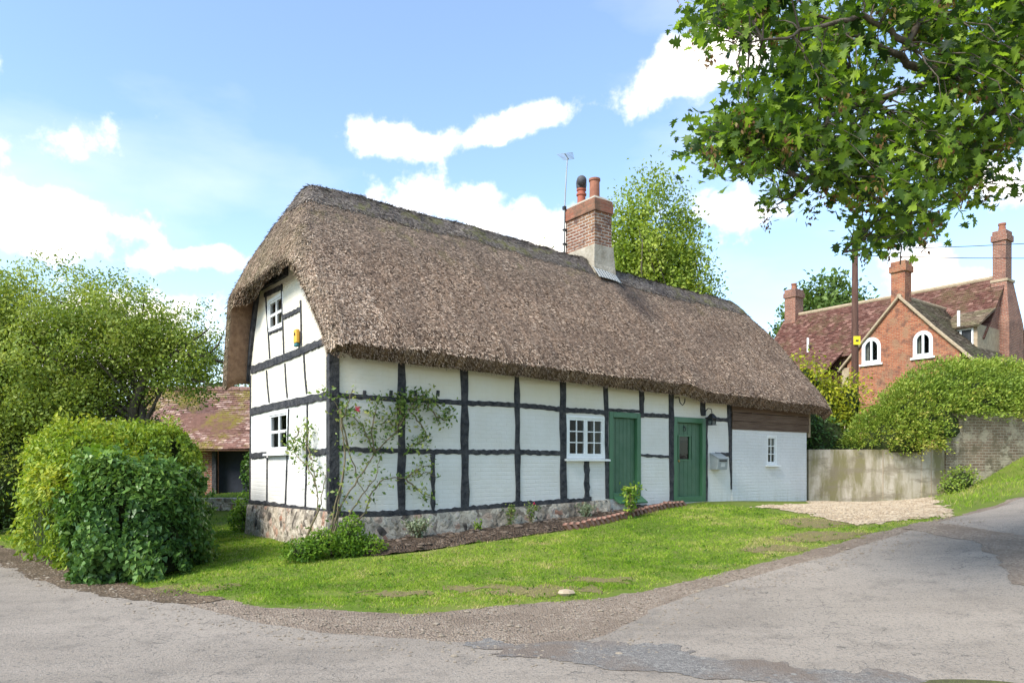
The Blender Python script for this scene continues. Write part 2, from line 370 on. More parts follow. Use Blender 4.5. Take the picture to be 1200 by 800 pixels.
def mk_glass(name, tint=(.02, .022, .025)):
    m = NM(name, .03, .5); o = m.n['Material Output']
    gl = m.n.new('ShaderNodeBsdfGlossy'); gl.inputs['Roughness'].default_value = .02; tp = m.n.new('ShaderNodeBsdfTransparent'); tp.inputs[0].default_value = (.42, .45, .45, 1)
    lw = m.n.new('ShaderNodeLayerWeight'); lw.inputs[0].default_value = .5; fz = m.math('MULTIPLY', m.math('POWER', lw.outputs['Facing'], 3.5), .8)
    bp = m.n.new('ShaderNodeBump'); bp.inputs['Distance'].default_value = .006; bp.inputs['Strength'].default_value = .6; m.l.new(m.noise(m.coord(), 5, 2), bp.inputs['Height']); m.l.new(bp.outputs[0], gl.inputs['Normal'])
    ms = m.n.new('ShaderNodeMixShader'); m.l.new(m.math('ADD', fz, .015), ms.inputs[0]); m.l.new(tp.outputs[0], ms.inputs[1]); m.l.new(gl.outputs[0], ms.inputs[2]); m.l.new(ms.outputs[0], o.inputs[0]); return m.m

M = {}
M['ground'] = mk_ground(); M['road'] = mk_road()
M['verge'] = mk_stony('stony_dirt', [(.19, .142, .102), (.25, .19, .14), (.30, .235, .177), (.37, .30, .23)], 46, (.20, .15, .11))
M['verge_dark'] = mk_stony('leaf_litter', [(.07, .05, .035), (.12, .085, .055), (.17, .12, .08), (.24, .18, .12)], 30, (.09, .065, .04))
M['gravel'] = mk_stony('pale_gravel', [(.30, .205, .125), (.44, .325, .215), (.57, .45, .31), (.70, .59, .45)], 30, (.38, .27, .17), .03)
M['bed'] = mk_stony('dark_soil', [(.045, .03, .02), (.085, .058, .04), (.12, .085, .06), (.2, .15, .11)], 26, (.06, .042, .03), .04)
M['patch'] = mk_stony('patched_asphalt', [(.13, .12, .11), (.17, .155, .14), (.21, .19, .17), (.27, .25, .22)], 60, (.17, .13, .10), .008)
M['wall'] = mk_brick('limewashed_brick', (.70, .68, .64), (.63, .60, .54), (.42, .40, .34), painted=True, dist=.004)
M['wbrick'] = mk_brick('white_painted_brick', (.70, .69, .67), (.63, .62, .60), (.35, .35, .33), painted=True, dist=.012)
M['timber'] = mk_plain('black_timber', (.018, .019, .024), .7, .25, (.085, .082, .082), 7, .03, grain=(1.5, 1.5, 1.5), bs=18)
M['brown_board'] = mk_plain('weathered_boards', (.085, .052, .036), .8, .2, (.17, .115, .08), 5, .008, grain=(.35, 1, 6))
M['green'] = mk_plain('green_paint', (.045, .115, .058), .5, .4, (.075, .145, .085), 2.5, .006)
M['green2'] = mk_plain('green_paint_frame', (.055, .15, .07), .42, .45, (.045, .13, .06), 3, .002)
M['white'] = mk_plain('white_paint', (.80, .80, .78), .45, .4, (.70, .70, .67), 4, .002)
M['glass'] = mk_glass('window_glass')
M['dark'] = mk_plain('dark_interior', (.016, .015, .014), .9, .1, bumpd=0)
M['curtain'] = mk_plain('curtain_cloth', (.62, .58, .48), .9, .1, (.42, .38, .30), 4, .01, grain=(14, 14, .5))
M['metal'] = mk_plain('grey_metal', (.30, .33, .33), .5, .5, (.24, .26, .26), 6, .002)
M['iron'] = mk_plain('black_iron', (.02, .02, .022), .5, .5, bumpd=.002)
M['yellow'] = mk_plain('yellow_plastic', (.80, .42, .06), .45, .4, (.70, .36, .05), 4, 0)
M['teal'] = mk_plain('teal_plastic', (.04, .17, .19), .45, .4, bumpd=0)
M['lead'] = mk_plain('lead_sheet', (.34, .34, .32), .6, .4, (.30, .30, .28), 5, .01)
M['render'] = mk_plain('cement_render', (.44, .39, .31), .9, .15, (.24, .205, .15), 4, .02)
M['chim'] = mk_brick('old_chimney_brick', (.15, .06, .04), (.29, .13, .08), (.42, .36, .30), var=(.31, .17, .075), weather=(.085, .045, .04), ms=.016, dist=.02)
M['chimcap'] = mk_brick('chimney_cap_brick', (.24, .08, .05), (.34, .13, .08), (.26, .17, .12), var=(.27, .15, .09), weather=(.15, .09, .06), ms=.006, dist=.01)
M['pot'] = mk_plain('terracotta_pot', (.42, .13, .08), .8, .2, (.26, .09, .06), 6, .01)
M['pot2'] = mk_plain('brown_pot', (.33, .14, .085), .8, .2, (.20, .085, .055), 6, .01)
M['hbrick'] = mk_brick('red_house_brick', (.27, .075, .04), (.42, .16, .08), (.40, .28, .19), var=(.34, .12, .06), weather=(.14, .075, .055), moss=(.30, .17, .10), ms=.010, dist=.02)
M['hbrick2'] = mk_brick('worn_red_brick', (.22, .075, .05), (.34, .14, .09), (.36, .26, .2), var=(.25, .12, .08), weather=(.2, .11, .085), ms=.015, dist=.03)
M['gbrick'] = mk_brick('lichened_wall_brick', (.15, .10, .065), (.24, .17, .115), (.30, .26, .19), var=(.20, .17, .11), weather=(.11, .09, .055), moss=(.36, .31, .22), ms=.014, dist=.02)
M['edge_brick'] = mk_plain('brown_brick', (.17, .08, .06), .9, .2, (.34, .22, .17), 14, .01)
M['trim'] = mk_plain('stone_trim', (.42, .33, .22), .9, .2, (.28, .21, .14), 6, .01)
M['tile_a'] = mk_tile('old_clay_tiles', (.17, .09, .07), (.31, .17, .135), (.45, .31, .26), (.24, .21, .03), .62)
M['tile_b'] = mk_tile('dark_clay_tiles', (.085, .04, .032), (.15, .065, .05), (.22, .12, .095), (.12, .085, .045), .55)
M['tile_c'] = mk_tile('lichened_tiles', (.12, .085, .06), (.18, .13, .09), (.25, .2, .14), (.15, .14, .07), .6)
M['bark'] = mk_plain('bark', (.075, .058, .042), .9, .2, (.15, .125, .095), 14, .02)
M['pole'] = mk_plain('creosoted_pole', (.07, .035, .025), .85, .2, (.11, .06, .045), 5, .01, grain=(3, 3, .4))
M['stem'] = mk_plain('rose_stem', (.13, .12, .055), .8, .2, (.20, .14, .10), 14, .003)
M['brown_thatch'] = None
def mk_flint():
    m = NM('flint_rubble', .9, .2); c = m.coord(); v = m.node('ShaderNodeTexVoronoi', Scale=8); dd = m.n.new('ShaderNodeVectorMath'); dd.operation = 'ADD'
    w_ = m.n.new('ShaderNodeTexNoise'); w_.inputs['Scale'].default_value = 5; m.l.new(c, w_.inputs['Vector'])
    s_ = m.n.new('ShaderNodeVectorMath'); s_.operation = 'SCALE'; s_.inputs['Scale'].default_value = .15; m.l.new(w_.outputs[1], s_.inputs[0]); m.l.new(c, dd.inputs[0]); m.l.new(s_.outputs[0], dd.inputs[1]); m.l.new(dd.outputs[0], v.inputs['Vector'])
    sp = m.n.new('ShaderNodeSeparateColor'); m.l.new(v.outputs['Color'], sp.inputs[0])
    col = m.ramp(sp.outputs[0], [(0, (.07, .058, .05)), (.22, (.25, .21, .165)), (.45, (.44, .385, .31)), (.82, (.56, .49, .39)), (.97, (.34, .16, .10)), (1, (.6, .55, .47))])
    n = m.noise(c, 3, 6, .7); col = m.mix(m.ramp(n, [(.46, 0.), (.62, .7)]), col, (.52, .43, .32))
    col = m.mix(m.ramp(m.noise(c, 24, 4, .7), [(.52, 0.), (.7, .8)]), col, (.09, .08, .07))
    m.color(col); m.bump(m.ramp(v.outputs['Distance'], [(0, 1.), (.5, 0.)]), .04); m.bump(m.noise(c, 25, 4, .7), .025); return m.m
M['flint'] = mk_flint()
def mk_concrete():
    m = NM('stained_concrete', .9, .15); c = m.coord(); s = m.noise(m.coord((1.4, 1.4, .35)), 1.7, 6, .65); f = m.noise(c, 30, 4, .6); p = m.noise(c, 1.5, 6, .7)
    col = m.mix(m.ramp(p, [(.35, 0.), (.7, 1.)]), (.40, .34, .26), (.52, .45, .36))
    col = m.mix(m.ramp(s, [(.42, 0.), (.58, .9)]), col, (.19, .165, .07)); col = m.mix(m.ramp(m.noise(m.coord((.8, .8, 2.5)), 1.2, 6, .7), [(.50, 0.), (.60, .75)]), col, (.22, .18, .125))
    col = m.mix(m.ramp(f, [(.6, 0.), (.75, .4)]), col, (.2, .17, .12)); m.color(col); m.bump(f, .01)
    return m.m
M['concrete'] = mk_concrete()
def mk_thatch(name, ridge=False):
    m = NM(name, .95, .08); c = m.coord(); r = m.attr('rnd')
    n1 = m.noise(c, .9, 6, .65); n2 = m.noise(m.coord((1.6, 6, 6)), 4, 5, .65); sp = m.n.new('ShaderNodeSeparateXYZ'); m.l.new(m.tc.outputs['Object'], sp.inputs[0])
    if ridge:
        base = m.ramp(r, [(0, (.07, .055, .047)), (.5, (.19, .16, .135)), (1, (.42, .36, .30))])
        col = m.mix(m.ramp(m.noise(c, 2.4, 6, .7), [(.52, 0.), (.64, .75)]), base, (.17, .165, .05))
        col = m.mix(m.ramp(n1, [(.4, 0.), (.7, .6)]), col, (.065, .055, .055))
    else:
        base = m.ramp(r, [(0, (.045, .028, .018)), (.2, (.21, .138, .092)), (.5, (.54, .38, .265)), (1, (.88, .69, .52))])
        col = m.mix(m.ramp(n1, [(.42, 0.), (.68, .45)]), base, (.10, .068, .052), 'MIX')
        stk = m.noise(m.coord((5, .6, .6)), 1.5, 5, .7); col = m.mix(m.ramp(stk, [(.42, .4), (.56, 0.)]), col, (.14, .10, .077)); col = m.mix(m.ramp(m.noise(m.coord((3, .5, .5)), 2.5, 5, .7), [(.56, 0.), (.72, .35)]), col, (.48, .37, .28))
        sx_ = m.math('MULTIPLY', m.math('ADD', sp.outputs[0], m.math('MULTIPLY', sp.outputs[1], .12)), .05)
        vs_ = m.math('MULTIPLY', m.ramp(sx_, [(.375, 0.), (.395, 1.), (.425, 1.), (.45, 0.)]), m.ramp(m.math('MULTIPLY', sp.outputs[2], .1), [(.46, 0.), (.56, 1.)])); col = m.mix(m.math('MULTIPLY', vs_, m.ramp(m.noise(c, 3.5, 5, .7), [(.35, .3), (.6, .95)])), col, (.07, .055, .05))  # dark streak below the chimney: shade and wet weathering put into the colour
        hi = m.ramp(m.math('MULTIPLY', sp.outputs[2], .1), [(.52, 0.), (.66, .5)])
        col = m.mix(hi, col, (.17, .145, .12))
        col = m.mix(m.math('MULTIPLY', hi, m.ramp(m.noise(c, 2.2, 6, .7), [(.56, 0.), (.64, 1.)])), col, (.19, .18, .05))
        # greener, mossier hip end
        lf = m.ramp(sp.outputs[0], [(0, .65), (.02, .25), (.06, 0.)])
        lf2 = m.ramp(m.math('ADD', m.math('MULTIPLY', sp.outputs[0], .5), .5), [(.2, .5), (.55, 0.)])
        col = m.mix(m.math('MULTIPLY', lf2, m.ramp(m.noise(c, 3, 5), [(.4, .2), (.6, 1.)])), col, (.15, .15, .075))
    m.color(col); m.bump(n2, .03); return m.m
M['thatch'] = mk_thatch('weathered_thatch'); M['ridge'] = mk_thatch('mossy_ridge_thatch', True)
M['under'] = mk_plain('thatch_underside', (.30, .19, .12), .95, .08, (.17, .10, .065), 5, .02, grain=(2, 2, 2), bs=30)

# ================================================================== SETTING
def axis(lo, hi, a, b, st):
    mid = np.arange(a, b+1e-6, st); l = [a]; s = st
    while l[-1] > lo: s *= 1.22; l.append(l[-1]-s)
    r = [b]; s = st
    while r[-1] < hi: s *= 1.22; r.append(r[-1]+s)
    return np.concatenate([np.array(l[::-1])[:-1], mid, np.array(r)[1:]])
gx = axis(-500, 500, -15, 17, .14); gy = axis(-100, 600, 1.5, 26, .14)
X, Y = np.meshgrid(gx, gy, indexing='ij'); nx, ny = X.shape
idx = np.arange(nx*ny).reshape(nx, ny)
Fq = np.stack([idx[:-1, :-1].ravel(), idx[1:, :-1].ravel(), idx[1:, 1:].ravel(), idx[:-1, 1:].ravel()], 1)
tag(raw_mesh('ground', np.stack([X, Y, ground(X, Y)], -1).reshape(-1, 3), Fq, M['ground'], smooth=True), kind='structure')

lawnedge = [(-10.01, 13.8), (-7.76, 11.89), (-5.47, 9.5), (-4.12, 8.45), (-2.58, 7.8), (-1.38, 7.5), (-0.73, 7.45), (0.0, 7.7), (0.96, 7.95), (1.87, 8.59), (2.77, 9.2), (3.55, 9.79), (4.54, 10.43), (6.01, 11.3), (7.78, 12.6), (8.6, 13.3)]
roadedge = [(-8.75, 12.06), (-6.75, 10.34), (-5.05, 8.89), (-3.74, 8.0), (-2.68, 7.2), (-1.61, 6.62), (-0.78, 6.4), (0.0, 6.15), (0.44, 6.1), (0.95, 6.6), (1.45, 7.5), (2.33, 8.38), (3.3, 9.15), (4.57, 9.98), (5.94, 10.85), (8.11, 12.7), (10.22, 14.08)]
farR = [(14, 17.3), (20, 21.5), (32, 27)]; farL = [(-11.5, 15), (-18, 22), (-40, 40)]
road_poly = roadedge + farR + [(60, 36), (60, -60), (-60, -60), (-60, 40)] + farL[::-1]
rx = axis(-58, 58, -12, 13, .12); ry = axis(-58, 38, 3, 15.5, .12)
sheet('road', road_poly, .008, M['road'], .12, (0, 1, 0, 1), amp=.07, nsc=1.6, xs=rx, ys=ry)
verge_poly = lawnedge + [(10.3, 14.4), (10.5, 13.6), (8.4, 12.2), (6.1, 10.3), (4.7, 9.4), (3.4, 8.6), (2.4, 7.8), (1.6, 6.9), (1.2, 5.9), (.2, 5.5), (-.8, 5.8), (-1.8, 6.1), (-2.9, 6.7), (-4, 7.5), (-5.3, 8.4), (-7, 9.9), (-9, 11.6), (-12.5, 14.8), (-12.5, 16)]
sheet('dirt_verge', verge_poly, .004, M['verge'], .08, (-12, 11, 5, 16), amp=.16, nsc=1.8)
litter = [(-10.4, 14.0), (-8.2, 12.4), (-6.6, 10.8), (-5.3, 9.5), (-4.2, 8.75), (-3.3, 8.25), (-3.5, 8.05), (-4.4, 8.2), (-5.5, 8.85), (-7.1, 10.3), (-9.2, 12.2)]
sheet('leaf_litter', litter, .012, M['verge_dark'], .06, (-11, -3, 7.8, 14.5), amp=.14, nsc=2.5)
gravel_poly = [(5.2, 14.9), (6.94, 16.5), (7.9, 18.55), (10.7, 18.7), (10.1, 17), (9.2, 15.2), (8.45, 13.6), (7.7, 12.75), (6.6, 12.3), (5.95, 12.1), (5.7, 12.7), (5.9, 13.7)]
sheet('gravel_patch', gravel_poly, .012, M['gravel'], .08, (4.5, 12, 11.5, 19), amp=.2, nsc=1.8)
patch_poly = [(6.3, 11.4), (7.0, 12.0), (7.3, 11.2), (7.55, 10.0), (6.5, 8.6), (5.9, 7.6), (5.6, 7.9), (6.3, 9.2), (6.6, 10.2)]
sheet('tarmac_patch', patch_poly, .013, M['verge'], .06, (5, 8, 7, 12.5), amp=.14, nsc=3.5)
strip_poly = [(-.5, 6.3), (0.75, 6.27), (1.5, 6.0), (2.2, 5.62), (3.2, 5.2), (4.5, 4.9), (4.5, 4.3), (2.7, 4.6), (1.9, 5.1), (1.1, 5.35), (0.28, 5.8)]
sheet('dark_tarmac', strip_poly, .013, M['patch'], .06, (-1, 5, 4, 7), amp=.26, nsc=3.5)
# puddle
m = NM('muddy_water', .03, .5); m.color((.10, .085, .06)); M['water'] = m.m
pp = [(2.95, 5.22), (3.2, 5.40), (3.5, 5.42), (3.85, 5.30), (4.0, 5.0), (3.5, 4.85), (3.1, 4.95)]
pz = G(3.4, 5.2)
mb = MB(); 
X, Y = None, None
ppn = []
pz = G(3.42, 5.55)*.5+G(3.42, 4.7)*.5
for i in range(40):
    a = 2*math.pi*i/40; rr = 1+.18*math.sin(3*a+1)+.1*math.sin(7*a); ppn.append((3.42+.52*rr*math.cos(a), 5.12+.24*rr*math.sin(a), 0))
mb.face([(3.42+(x-3.42)*1.5, 5.12+(y-5.12)*1.5, G(3.42, 5.10)+.008+.032) for x, y, z in ppn]); tag(mb.build('puddle', M['water']), kind='structure')

# ================================================================== COTTAGE
HX, HY = -2.834, 11.0; HA = math.atan2(.584, .812)
UX, UY = math.cos(HA), math.sin(HA)
def h2w(u, v): return (HX+u*UX-v*UY, HY+u*UY+v*UX)
def FW(px, py, v=0.0):      # measured photo coordinates -> (u, z) on a plane parallel to the long wall
    k = (px-600)/827; x0 = HX-v*UY; y0 = HY+v*UX; u = (k*y0-x0)/(UX-k*UY); return u, 1.6+(545-py)/827*(y0+u*UY)
def GW(px, py, u=0.0):      # -> (v, z) on a plane parallel to the gable wall
    k = (px-600)/827; x0 = HX+u*UX; y0 = HY+u*UY; v = (x0-k*y0)/(k*UX+UY); return v, 1.6+(545-py)/827*(y0+v*UX)
LEN, WID = 13.02, 4.4
house = thing('thatched_cottage', 'long half-timbered black and white cottage under a thick thatched roof', 'cottage', (HX, HY, 0), HA)
UM0 = -.45
def umf(v): return np.interp(v, [-.5, 0, 1.1, 3, 5], [-.20, -.25, -.37, -.45, -.45])
UMIN, UMAX, VMIN, VMAX = -.45, 13.45, -.50, WID+.42
def smin(a, b, k):
    h = np.clip(.5+.5*(b-a)/k, 0, 1); return b*(1-h)+a*h-k*h*(1-h)
def roofT(u, v, detail=True):
    u = np.asarray(u, float); v = np.asarray(v, float)
    zr = 6.79-.034*(u-.9); s = 1.225-.006*u
    step = 1/(1+np.exp((u-7.75-.18*(2.2-v))*9))
    zr = zr+.10*step
    f = zr-s*(2.2-v); b = zr-s*(v-2.2); wl_ = 1/(1+np.exp((u-1.6)*3)); b2 = smin(zr-.80*(v-2.2), 5.08-(v-4.38)*3.6, .35); b = b*(1-wl_)+b2*wl_
    t = smin(f, b, .55)
    um = umf(v); hl = 5.14+(u-um)*2.0; t = smin(t, hl, .28)
    hr = 5.25+(UMAX-u)*1.75; t = smin(t, hr, .5)
    du = np.minimum(u-um, UMAX-u); dv_ = np.minimum(v-VMIN, VMAX-v)
    t = t-.15*np.clip(1-du/.32, 0, 1)**2-.13*np.clip(1-dv_/.3, 0, 1)**2
    if detail: t = t+(fbm(u, v, .7, 21)-.5)*.13+(fbm(u, v*1.3, 4.5, 22)-.5)*.05+(vnoise(u, v*.5, 14, 23)-.5)*.02
    return t
def roof_normal(u, v, e=.03, detail=False):
    du = (roofT(u+e, v, detail)-roofT(u-e, v, detail))/(2*e); dv_ = (roofT(u, v+e, detail)-roofT(u, v-e, detail))/(2*e)
    n = np.stack([-du, -dv_, np.ones_like(du)], -1); return n/np.linalg.norm(n, axis=-1, keepdims=True)
us = np.linspace(UMIN, UMAX, 300); vs = np.linspace(VMIN, VMAX, 130)
Ug, Vg = np.meshgrid(us, vs, indexing='ij'); Ug = umf(Vg)+(Ug-UMIN)*(UMAX-umf(Vg))/(UMAX-UMIN); Tz = roofT(Ug, Vg)
top = np.stack([Ug, Vg, Tz], -1)
Ui = np.clip(Ug, umf(Vg)+.34, UMAX-.34); Vi = np.clip(Vg, VMIN+.32, VMAX-.32); nn = roof_normal(Ui, Vi)
thk = .33+(fbm(Ug, Vg, 1.1, 31)-.5)*.06; thk = thk*(1-.62*np.clip(1-(Ug-umf(Vg))/.5, 0, 1)*np.clip((3.4-Vg)/1.2, 0, 1))
bot = np.stack([Ug, Vg, roofT(Ug, Vg, False)], -1)-nn*thk[..., None]
nu, nv_ = Ug.shape; n_ = nu*nv_; idx = np.arange(n_).reshape(nu, nv_)
q = np.stack([idx[:-1, :-1].ravel(), idx[1:, :-1].ravel(), idx[1:, 1:].ravel(), idx[:-1, 1:].ravel()], 1)
ring = np.concatenate([idx[:-1, 0], idx[-1, :-1], idx[1:, -1][::-1], idx[0, 1:][::-1]])
rn = np.roll(ring, -1); side = np.stack([ring, ring+n_, rn+n_, rn], 1)
Vall = np.concatenate([top.reshape(-1, 3), bot.reshape(-1, 3)]); F1 = np.concatenate([q, q[:, ::-1]+n_, side])
mi = np.concatenate([np.zeros(len(q)), np.ones(len(q)), np.zeros(len(side))])
# loose straw ends lying on the surface (same mesh as the roof)
def straws(n, u0, u1, v0, v1, lo, hi, wlo, whi, off=0.0, lift=.14, yawsd=.5):
    u = rng.uniform(u0, u1, n); v = rng.uniform(v0, v1, n); u = np.maximum(u, umf(v)+rng.random(n)*.05); z = roofT(u, v)+off; nr = roof_normal(u, v, .05)
    dn = np.stack([nr[:, 0]*nr[:, 2], nr[:, 1]*nr[:, 2], -(nr[:, 0]**2+nr[:, 1]**2)], -1); dn /= np.linalg.norm(dn, axis=1, keepdims=True)+1e-9
    sd_ = np.cross(nr, dn); yaw = rng.normal(0, yawsd, n)[:, None]
    d = dn*np.cos(yaw)+sd_*np.sin(yaw); s2 = np.cross(nr, d); L = rng.uniform(lo, hi, n)[:, None]; w = rng.uniform(wlo, whi, n)[:, None]
    tl = np.abs(rng.normal(lift, .10, n))[:, None]
    p = np.stack([u, v, z], -1)-nr*.01; e = p+(d+nr*tl)*L
    V = np.stack([p-s2*w/2, p+s2*w/2, e+s2*w/3, e-s2*w/3], 1).reshape(-1, 3); F = np.arange(4*n).reshape(n, 4)
    return V, F, rng.random(n)
S1 = straws(200000, UMIN, UMAX, VMIN, 2.2, .035, .085, .009, .018, lift=.2, yawsd=.6)
S2 = straws(26000, UMIN, UMIN+1.2, VMIN, VMAX, .05, .12, .008, .02)
S3 = straws(14000, 0, UMAX, 2.2, VMAX, .08, .16, .01, .025)
# fringe hanging along the eaves and the verge
nE = 9000; ue = rng.uniform(-.19, UMAX, nE); fr = rng.random(nE)
ptop = np.stack([ue, np.full(nE, VMIN), roofT(ue, np.full(nE, VMIN))], -1)
ii = np.clip(np.searchsorted(us, ue), 0, nu-1); pb = bot[ii, 0]; pe = ptop*(1-fr[:, None])+pb*fr[:, None]; pe[:, 0] = ue
L = rng.uniform(.02, .05, nE)[:, None]; dd = np.stack([rng.normal(0, .35, nE), -.5+rng.normal(0, .2, nE), -.75+rng.normal(0, .2, nE)], -1)
sdv = np.stack([np.ones(nE), np.zeros(nE), np.zeros(nE)], -1)*rng.uniform(.006, .015, nE)[:, None]
VE = np.stack([pe-sdv/2, pe+sdv/2, pe+dd*L+sdv/3, pe+dd*L-sdv/3], 1).reshape(-1, 3); FE = np.arange(4*nE).reshape(nE, 4)
VV, FF, RR, MI = [Vall], [F1], [rng.random(len(F1))*.3], [mi]; b_ = len(Vall)
# straw ends along the left verge
nL = 9000; jv = rng.integers(0, nv_-1, nL); fa = rng.random(nL)[:, None]; fb_ = rng.random(nL)[:, None]
pt_ = top[0, jv]*(1-fa)+top[0, jv+1]*fa; pb_ = bot[0, jv]*(1-fa)+bot[0, jv+1]*fa; pe = pt_*(1-fb_)+pb_*fb_
L = rng.uniform(.03, .07, nL)[:, None]; dd = np.stack([-.5+rng.normal(0, .2, nL), rng.normal(0, .45, nL), -.7+rng.normal(0, .3, nL)], -1); sdv = np.stack([rng.normal(0, .2, nL), np.ones(nL), np.zeros(nL)], -1)*rng.uniform(.008, .018, nL)[:, None]
VL = np.stack([pe-sdv/2, pe+sdv/2, pe+dd*L+sdv/3, pe+dd*L-sdv/3], 1).reshape(-1, 3); FL_ = np.arange(4*nL).reshape(nL, 4)
for V_, F_, r_ in (S1, S2, S3, (VE, FE, rng.random(nE)), (VL, FL_, rng.random(nL))):
    VV.append(V_); FF.append(F_+b_); b_ += len(V_); RR.append(r_); MI.append(np.zeros(len(F_)))
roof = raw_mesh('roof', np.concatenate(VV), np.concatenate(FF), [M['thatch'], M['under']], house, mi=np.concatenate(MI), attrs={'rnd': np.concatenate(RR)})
# ridge cap
us2 = np.linspace(.12, 13.15, 240); tt = np.linspace(-1, 1, 33)
Ur, Tr = np.meshgrid(us2, tt, indexing='ij')
Vr = 2.2+Tr*(.50+.03*np.sin(Ur*5.2)+.03*(vnoise(Ur, Tr*0, 2.5, 4)-.5)); edge = np.clip((1-np.abs(Tr))/.22, 0, 1)
eu = np.clip(np.minimum(Ur-.12, 13.15-Ur)/.12, 0, 1)
Zr = roofT(Ur, Vr)+.05*np.minimum(edge, eu)**.5-.015+.02*(vnoise(Ur, Vr, 9, 8)-.5)
idr = np.arange(Ur.size).reshape(Ur.shape); qr = np.stack([idr[:-1, :-1].ravel(), idr[1:, :-1].ravel(), idr[1:, 1:].ravel(), idr[:-1, 1:].ravel()], 1)
Sr = straws(24000, .15, 13.1, 1.72, 2.4, .05, .13, .008, .02, off=.03, lift=.14)
Vr_ = np.stack([Ur, Vr, Zr], -1).reshape(-1, 3)
raw_mesh('ridge_cap', np.concatenate([Vr_, Sr[0]]), np.concatenate([qr, Sr[1]+len(Vr_)]), M['ridge'], house, attrs={'rnd': np.concatenate([rng.random(len(qr))*.6, Sr[2]])})

# --- openings (u0,u1,z0,z1) on the long wall
def rect(a, b): 
    (u0, z1), (u1, z0) = FW(*a), FW(*b); return (u0, u1, z0, z1)
WIN = rect((663.5, 486), (709, 537)); D1 = rect((713.5, 482), (750.5, 583)); D2 = rect((789, 488), (826.5, 587)); SW = rect((897.5, 510), (909, 544))
(uA, zS) = FW(396, 598); SILL0 = .88; SILL1 = 1.0
def wall_holes(mb, a0, a1, topf, z0, holes, thick, mk, mi=0):
    """columns of boxes around rectangular holes; mk(a, t, z) -> local point"""
    xs = sorted({a0, a1, *[h[0] for h in holes], *[h[1] for h in holes], *np.linspace(a0, a1, 9)[1:-1]})
    xs = [x for x in xs if a0 <= x <= a1]
    for x0, x1 in zip(xs[:-1], xs[1:]):
        if x1-x0 < 1e-6: continue
        hs = sorted([(h[2], h[3]) for h in holes if h[0] < (x0+x1)/2 < h[1]]); z = z0
        segs = []
        for a, b in hs: segs.append((z, z, a, a)); z = b
        segs.append((z, z, topf(x0), topf(x1)))
        for za, zb, zc, zd in segs:
            P = [mk(x0, 0, za), mk(x1, 0, zb), mk(x1, 0, zd), mk(x0, 0, zc)]; Q = [mk(x0, thick, za), mk(x1, thick, zb), mk(x1, thick, zd), mk(x0, thick, zc)]
            mb.add(P+Q, [(0, 1, 2, 3), (7, 6, 5, 4), (0, 4, 5, 1), (3, 2, 6, 7), (1, 5, 6, 2), (0, 3, 7, 4)], mi)
UB = FW(857, 540)[0]
mb = MB(); wall_holes(mb, 0.0, UB, lambda x: 3.74, .3, [WIN, D1, D2], .2, lambda a, t, z: (a, t, z))
mb.build('wall', M['wall'], house)
zcl = FW(900, 505)[1]
mb = MB(); wall_holes(mb, UB+.002, LEN, lambda x: zcl+.02, .3, [SW], .24, lambda a, t, z: (a, t-.03, z))
mb.box(LEN-.24, LEN, .212, WID, .3, 3.6); mb.build('brick_wall', M['wbrick'], house)
GWIN = (GW(338, 480)[0], GW(315, 480)[0], GW(326, 530)[1], GW(326, 481)[1])
GWU = (GW(332, 360)[0], GW(314, 360)[0], GW(323, 386.5)[1], GW(323, 347)[1])
def gtop(v): return float(min(roofT(np.array(.12), np.array(v), False)-.45, 5.35))
mb = MB(); wall_holes(mb, .002, WID, gtop, .3, [GWIN, GWU], .2, lambda a, t, z: (t, a, z))
mb.build('gable_wall', M['wall'], house)
mb = MB(); mb.box(.2, LEN-.25, WID-.2, WID-.002, .3, 3.6); mb.prism([(LEN-.22, .3, 3.6), (LEN-.22, WID-.3, 3.6), (LEN-.22, 3.3, 4.7), (LEN-.22, 1.1, 4.7)], (.2, 0, 0)); mb.build('back_wall', M['wall'], house)
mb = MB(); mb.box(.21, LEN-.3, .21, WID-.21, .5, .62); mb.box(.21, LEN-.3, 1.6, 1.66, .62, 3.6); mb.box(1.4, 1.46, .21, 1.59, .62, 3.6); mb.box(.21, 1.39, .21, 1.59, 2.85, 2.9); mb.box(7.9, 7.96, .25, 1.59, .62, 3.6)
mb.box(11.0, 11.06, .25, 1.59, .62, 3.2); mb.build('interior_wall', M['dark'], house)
# plinth
mb = MB()
def plinth_strip(mk, a0, a1, top, n, proud=.07):
    P = []
    for i in range(n+1):
        a = a0+(a1-a0)*i/n; zt = top(a)
        P.append([mk(a, 0.0, zt), mk(a, -proud*.75, zt-.005), mk(a, -proud, zt-.07), mk(a, -proud-.03+.02*math.sin(a*3), zt-.3), mk(a, -proud-.05, .05)])
    for i in range(n):
        for j in range(4): mb.face([P[i][j], P[i+1][j], P[i+1][j+1], P[i][j+1]])
    mb.face(P[0]); mb.face(P[-1][::-1])
def ftop(u): return float(np.interp(u, [0, 1, 2.6, 4, 5.6, 6.2], [FW(396, 605)[1], FW(474, 603)[1]-.01, FW(548, 597)[1], FW(610, 592)[1], FW(690, 586)[1], .90]))
plinth_strip(lambda a, t, z: (a, t, z), -.07, D1[0]-.02, lambda a: ftop(max(a, 0))-.005, 60)
plinth_strip(lambda a, t, z: (t, a, z), -.06, WID+.02, lambda v: float(np.interp(v, [0, 4.4], [GW(384, 598)[1], GW(291, 590)[1]]))-.005, 40)
mb.build('plinth', M['flint'], house)

